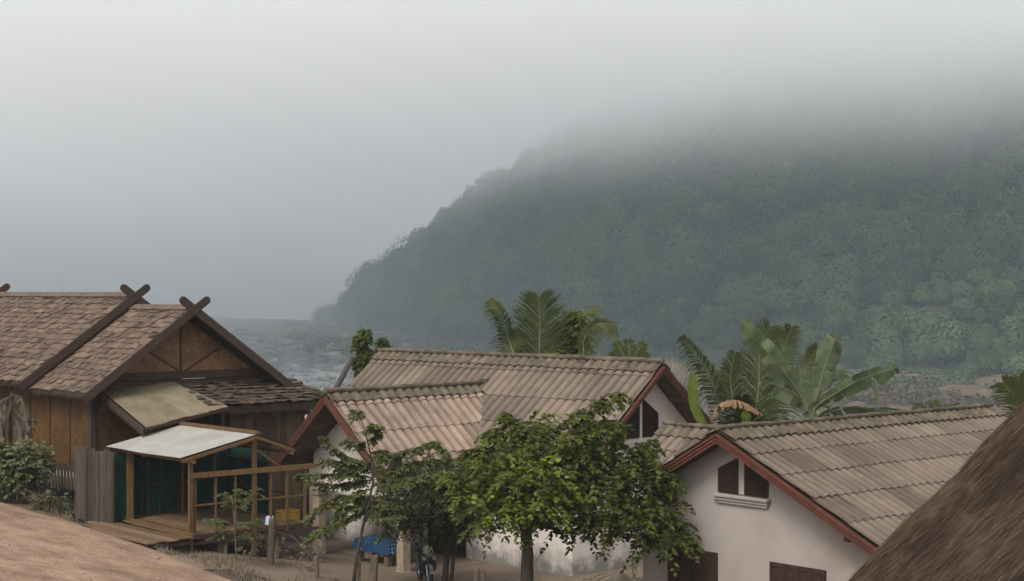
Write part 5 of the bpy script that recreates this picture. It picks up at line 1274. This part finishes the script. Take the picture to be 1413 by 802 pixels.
# ---- heap with brushwood at the end wall of the middle house
q = at(862, 800, 45.5); b = MB(); N_ = 16
for j in range(7):
    f = j/6; r_ = .44*(1-f**2.2)+.06
    for k in range(N_): a_ = 2*math.pi*k/N_; rr_ = r_*(1+.45*nz(math.cos(a_)*1.5,math.sin(a_)*1.5+f,1,4)); b.v.append((rr_*math.cos(a_)*.9-.15*f, rr_*math.sin(a_)*.7, f*.72))
for j in range(6):
    for k in range(N_): b.f.append((j*N_+k, j*N_+(k+1)%N_, (j+1)*N_+(k+1)%N_, (j+1)*N_+k)); b.t.append(0)
b.f.append(tuple(6*N_+k for k in range(N_))); b.t.append(0)
o = b.build('rubble_heap', mat('rubble', (.06,.05,.035), (.14,.11,.07), 2.5, .95, .8, 12, c3=(.08,.08,.07), s3=2), smooth=True); o.location = (q.x, q.y, H(q.x,q.y)-.05); tag(o, 'pointed heap of rubble and earth against the end wall, left of the cream house', 'heap')
b = MB()
for k in range(60):
    u = random.uniform(800, 886); p = at(u, random.uniform(790,808), random.uniform(44.8,46.6)); p.z = -8.45+random.uniform(0,.28); a_ = random.gauss(.3,.5); L_ = random.uniform(.3,.9); e = p+Vector((math.cos(a_)*L_, math.sin(a_)*L_, random.uniform(-.05,.25))); b.tube([p, (p+e)/2+Vector((0,0,.04)), e], [.02,.015,.006], 5)
tag(b.build('brushwood', 'twig'), 'loose dead twigs piled along the foot of the end wall', 'brushwood', kind='stuff')
bush('dry_shrub', 'leafless little shrub behind the rubble heap against the white end wall', [(872,772,9,10,.1),(878,790,8,8,-.2)], 46.8, 'leaf_dry', .06, .03, .35, 'shrub')
# individually visible trees on the hill
HT = [('pale crowned tree at the foot of the forest, just above the thatched roof', 1352, 480, 470, 34, 36, -.05),('round dark tree at the foot of the forest above the big banana plant', 1180, 488, 515, 20, 18, -.3),('bushy tree where the forest meets the sand above the right gable', 985, 458, 560, 24, 22, -.1),('tall tree crown standing out on the lower left skyline of the hill', 508, 380, 1190, 12, 12, -.1),('tree crown standing out on the skyline halfway up the ridge', 618, 292, 950, 14, 14, -.2),('tree crown on the skyline just below the cloud edge', 668, 250, 900, 14, 12, -.2)]
for lb, u, v, d, ru, rv, tone in HT:
    base = at(u, v+rv*1.5, d); o = thing('hill_tree', lb, 'tree', base, group='trees standing out from the hillside forest')
    px = d/F; b = MB(); b.tube([Vector((0,0,-6)), Vector((0,0,rv*px*1.3))], [.35,.2], 7); b.build('trunk', 'trunk', o)
    nC = 9; Cc = np.array([(random.gauss(0,.45)*ru*px, random.gauss(0,.4)*ru*px, rv*px*1.5+random.gauss(0,.4)*rv*px) for _ in range(nC)]); rd = np.full(nC, ru*px*.55); Cc[:,2] -= rv*px*.5
    V, t = crowns(Cc, rd, rd, 700, np.full(nC, tone), .07); big_mesh('crown', V, t, 'forest', o)
# ------------------------------------------------------------------ air
def volume_box(name, lo, hi, dens, colr, aniso, label, cat):
    b = MB(); b.box(lo, hi)
    m = bpy.data.materials.new(name+'_air'); m.use_nodes = True; n = m.node_tree.nodes
    n.remove(n['Principled BSDF']); v = n.new('ShaderNodeVolumePrincipled')
    v.inputs['Density'].default_value = dens; v.inputs['Color'].default_value = (*colr, 1); v.inputs['Anisotropy'].default_value = aniso
    m.node_tree.links.new(v.outputs[0], n['Material Output'].inputs['Volume'])
    return tag(b.build(name, m), label, cat, kind='stuff')
volume_box('haze', (-2900,-250,-36), (2900,3300,170), HAZE_D, (.74,.90,1.0), 0.0, 'thin grey morning haze filling the whole river valley', 'haze')
b = MB(); b.box((-1500,430,-33), (1300,2950,119))
m = bpy.data.materials.new('low_cloud_air'); m.use_nodes = True; n = m.node_tree.nodes; l = m.node_tree.links
n.remove(n['Principled BSDF']); v = n.new('ShaderNodeVolumePrincipled'); v.inputs['Color'].default_value = (.975,.978,.988,1)
tc = n.new('ShaderNodeTexCoord'); sx = n.new('ShaderNodeSeparateXYZ'); l.new(tc.outputs['Object'], sx.inputs[0])
nz_ = n.new('ShaderNodeTexNoise'); nz_.inputs['Scale'].default_value = .0038; nz_.inputs['Detail'].default_value = 5; l.new(tc.outputs['Object'], nz_.inputs['Vector'])
a1 = n.new('ShaderNodeMath'); a1.operation = 'MULTIPLY_ADD'; a1.inputs[1].default_value = -52.0; l.new(nz_.outputs['Fac'], a1.inputs[0]); l.new(sx.outputs['Z'], a1.inputs[2])
a2 = n.new('ShaderNodeMath'); a2.operation = 'MULTIPLY_ADD'; a2.inputs[1].default_value = -.02; l.new(sx.outputs['X'], a2.inputs[0]); l.new(a1.outputs[0], a2.inputs[2])
mr = n.new('ShaderNodeMapRange'); mr.inputs['From Min'].default_value = 2; mr.inputs['From Max'].default_value = 80; mr.inputs['To Max'].default_value = 1.0; 
yr = n.new('ShaderNodeMapRange'); yr.inputs['From Min'].default_value = 650; yr.inputs['From Max'].default_value = 2100; yr.inputs['To Max'].default_value = 45.0; l.new(sx.outputs['Y'], yr.inputs['Value'])
a3 = n.new('ShaderNodeMath'); a3.operation = 'ADD'; l.new(a2.outputs[0], a3.inputs[0]); l.new(yr.outputs[0], a3.inputs[1]); l.new(a3.outputs[0], mr.inputs['Value'])
pw = n.new('ShaderNodeMath'); pw.operation = 'POWER'; pw.inputs[1].default_value = 2.15; l.new(mr.outputs[0], pw.inputs[0])
ds = n.new('ShaderNodeMath'); ds.operation = 'MULTIPLY'; ds.inputs[1].default_value = CLOUD_D; l.new(pw.outputs[0], ds.inputs[0]); 
ym = n.new('ShaderNodeMapRange'); ym.inputs['From Min'].default_value = 480; ym.inputs['From Max'].default_value = 1700; ym.inputs['To Max'].default_value = MIST_D; l.new(sx.outputs['Y'], ym.inputs['Value'])
y2 = n.new('ShaderNodeMapRange'); y2.inputs['From Min'].default_value = 1300; y2.inputs['From Max'].default_value = 1650; y2.inputs['To Max'].default_value = .0022; l.new(sx.outputs['Y'], y2.inputs['Value'])
s2 = n.new('ShaderNodeMath'); s2.operation = 'ADD'; l.new(ym.outputs[0], s2.inputs[0]); l.new(y2.outputs[0], s2.inputs[1])
sm_ = n.new('ShaderNodeMath'); sm_.operation = 'ADD'; l.new(ds.outputs[0], sm_.inputs[0]); l.new(s2.outputs[0], sm_.inputs[1]); l.new(sm_.outputs[0], v.inputs['Density'])
l.new(v.outputs[0], n['Material Output'].inputs['Volume'])
try: m.cycles.volume_step_rate = 0.10
except Exception: pass
tag(b.build('low_cloud', m), 'bank of low cloud swallowing the crest of the wooded hill', 'cloud', kind='stuff')
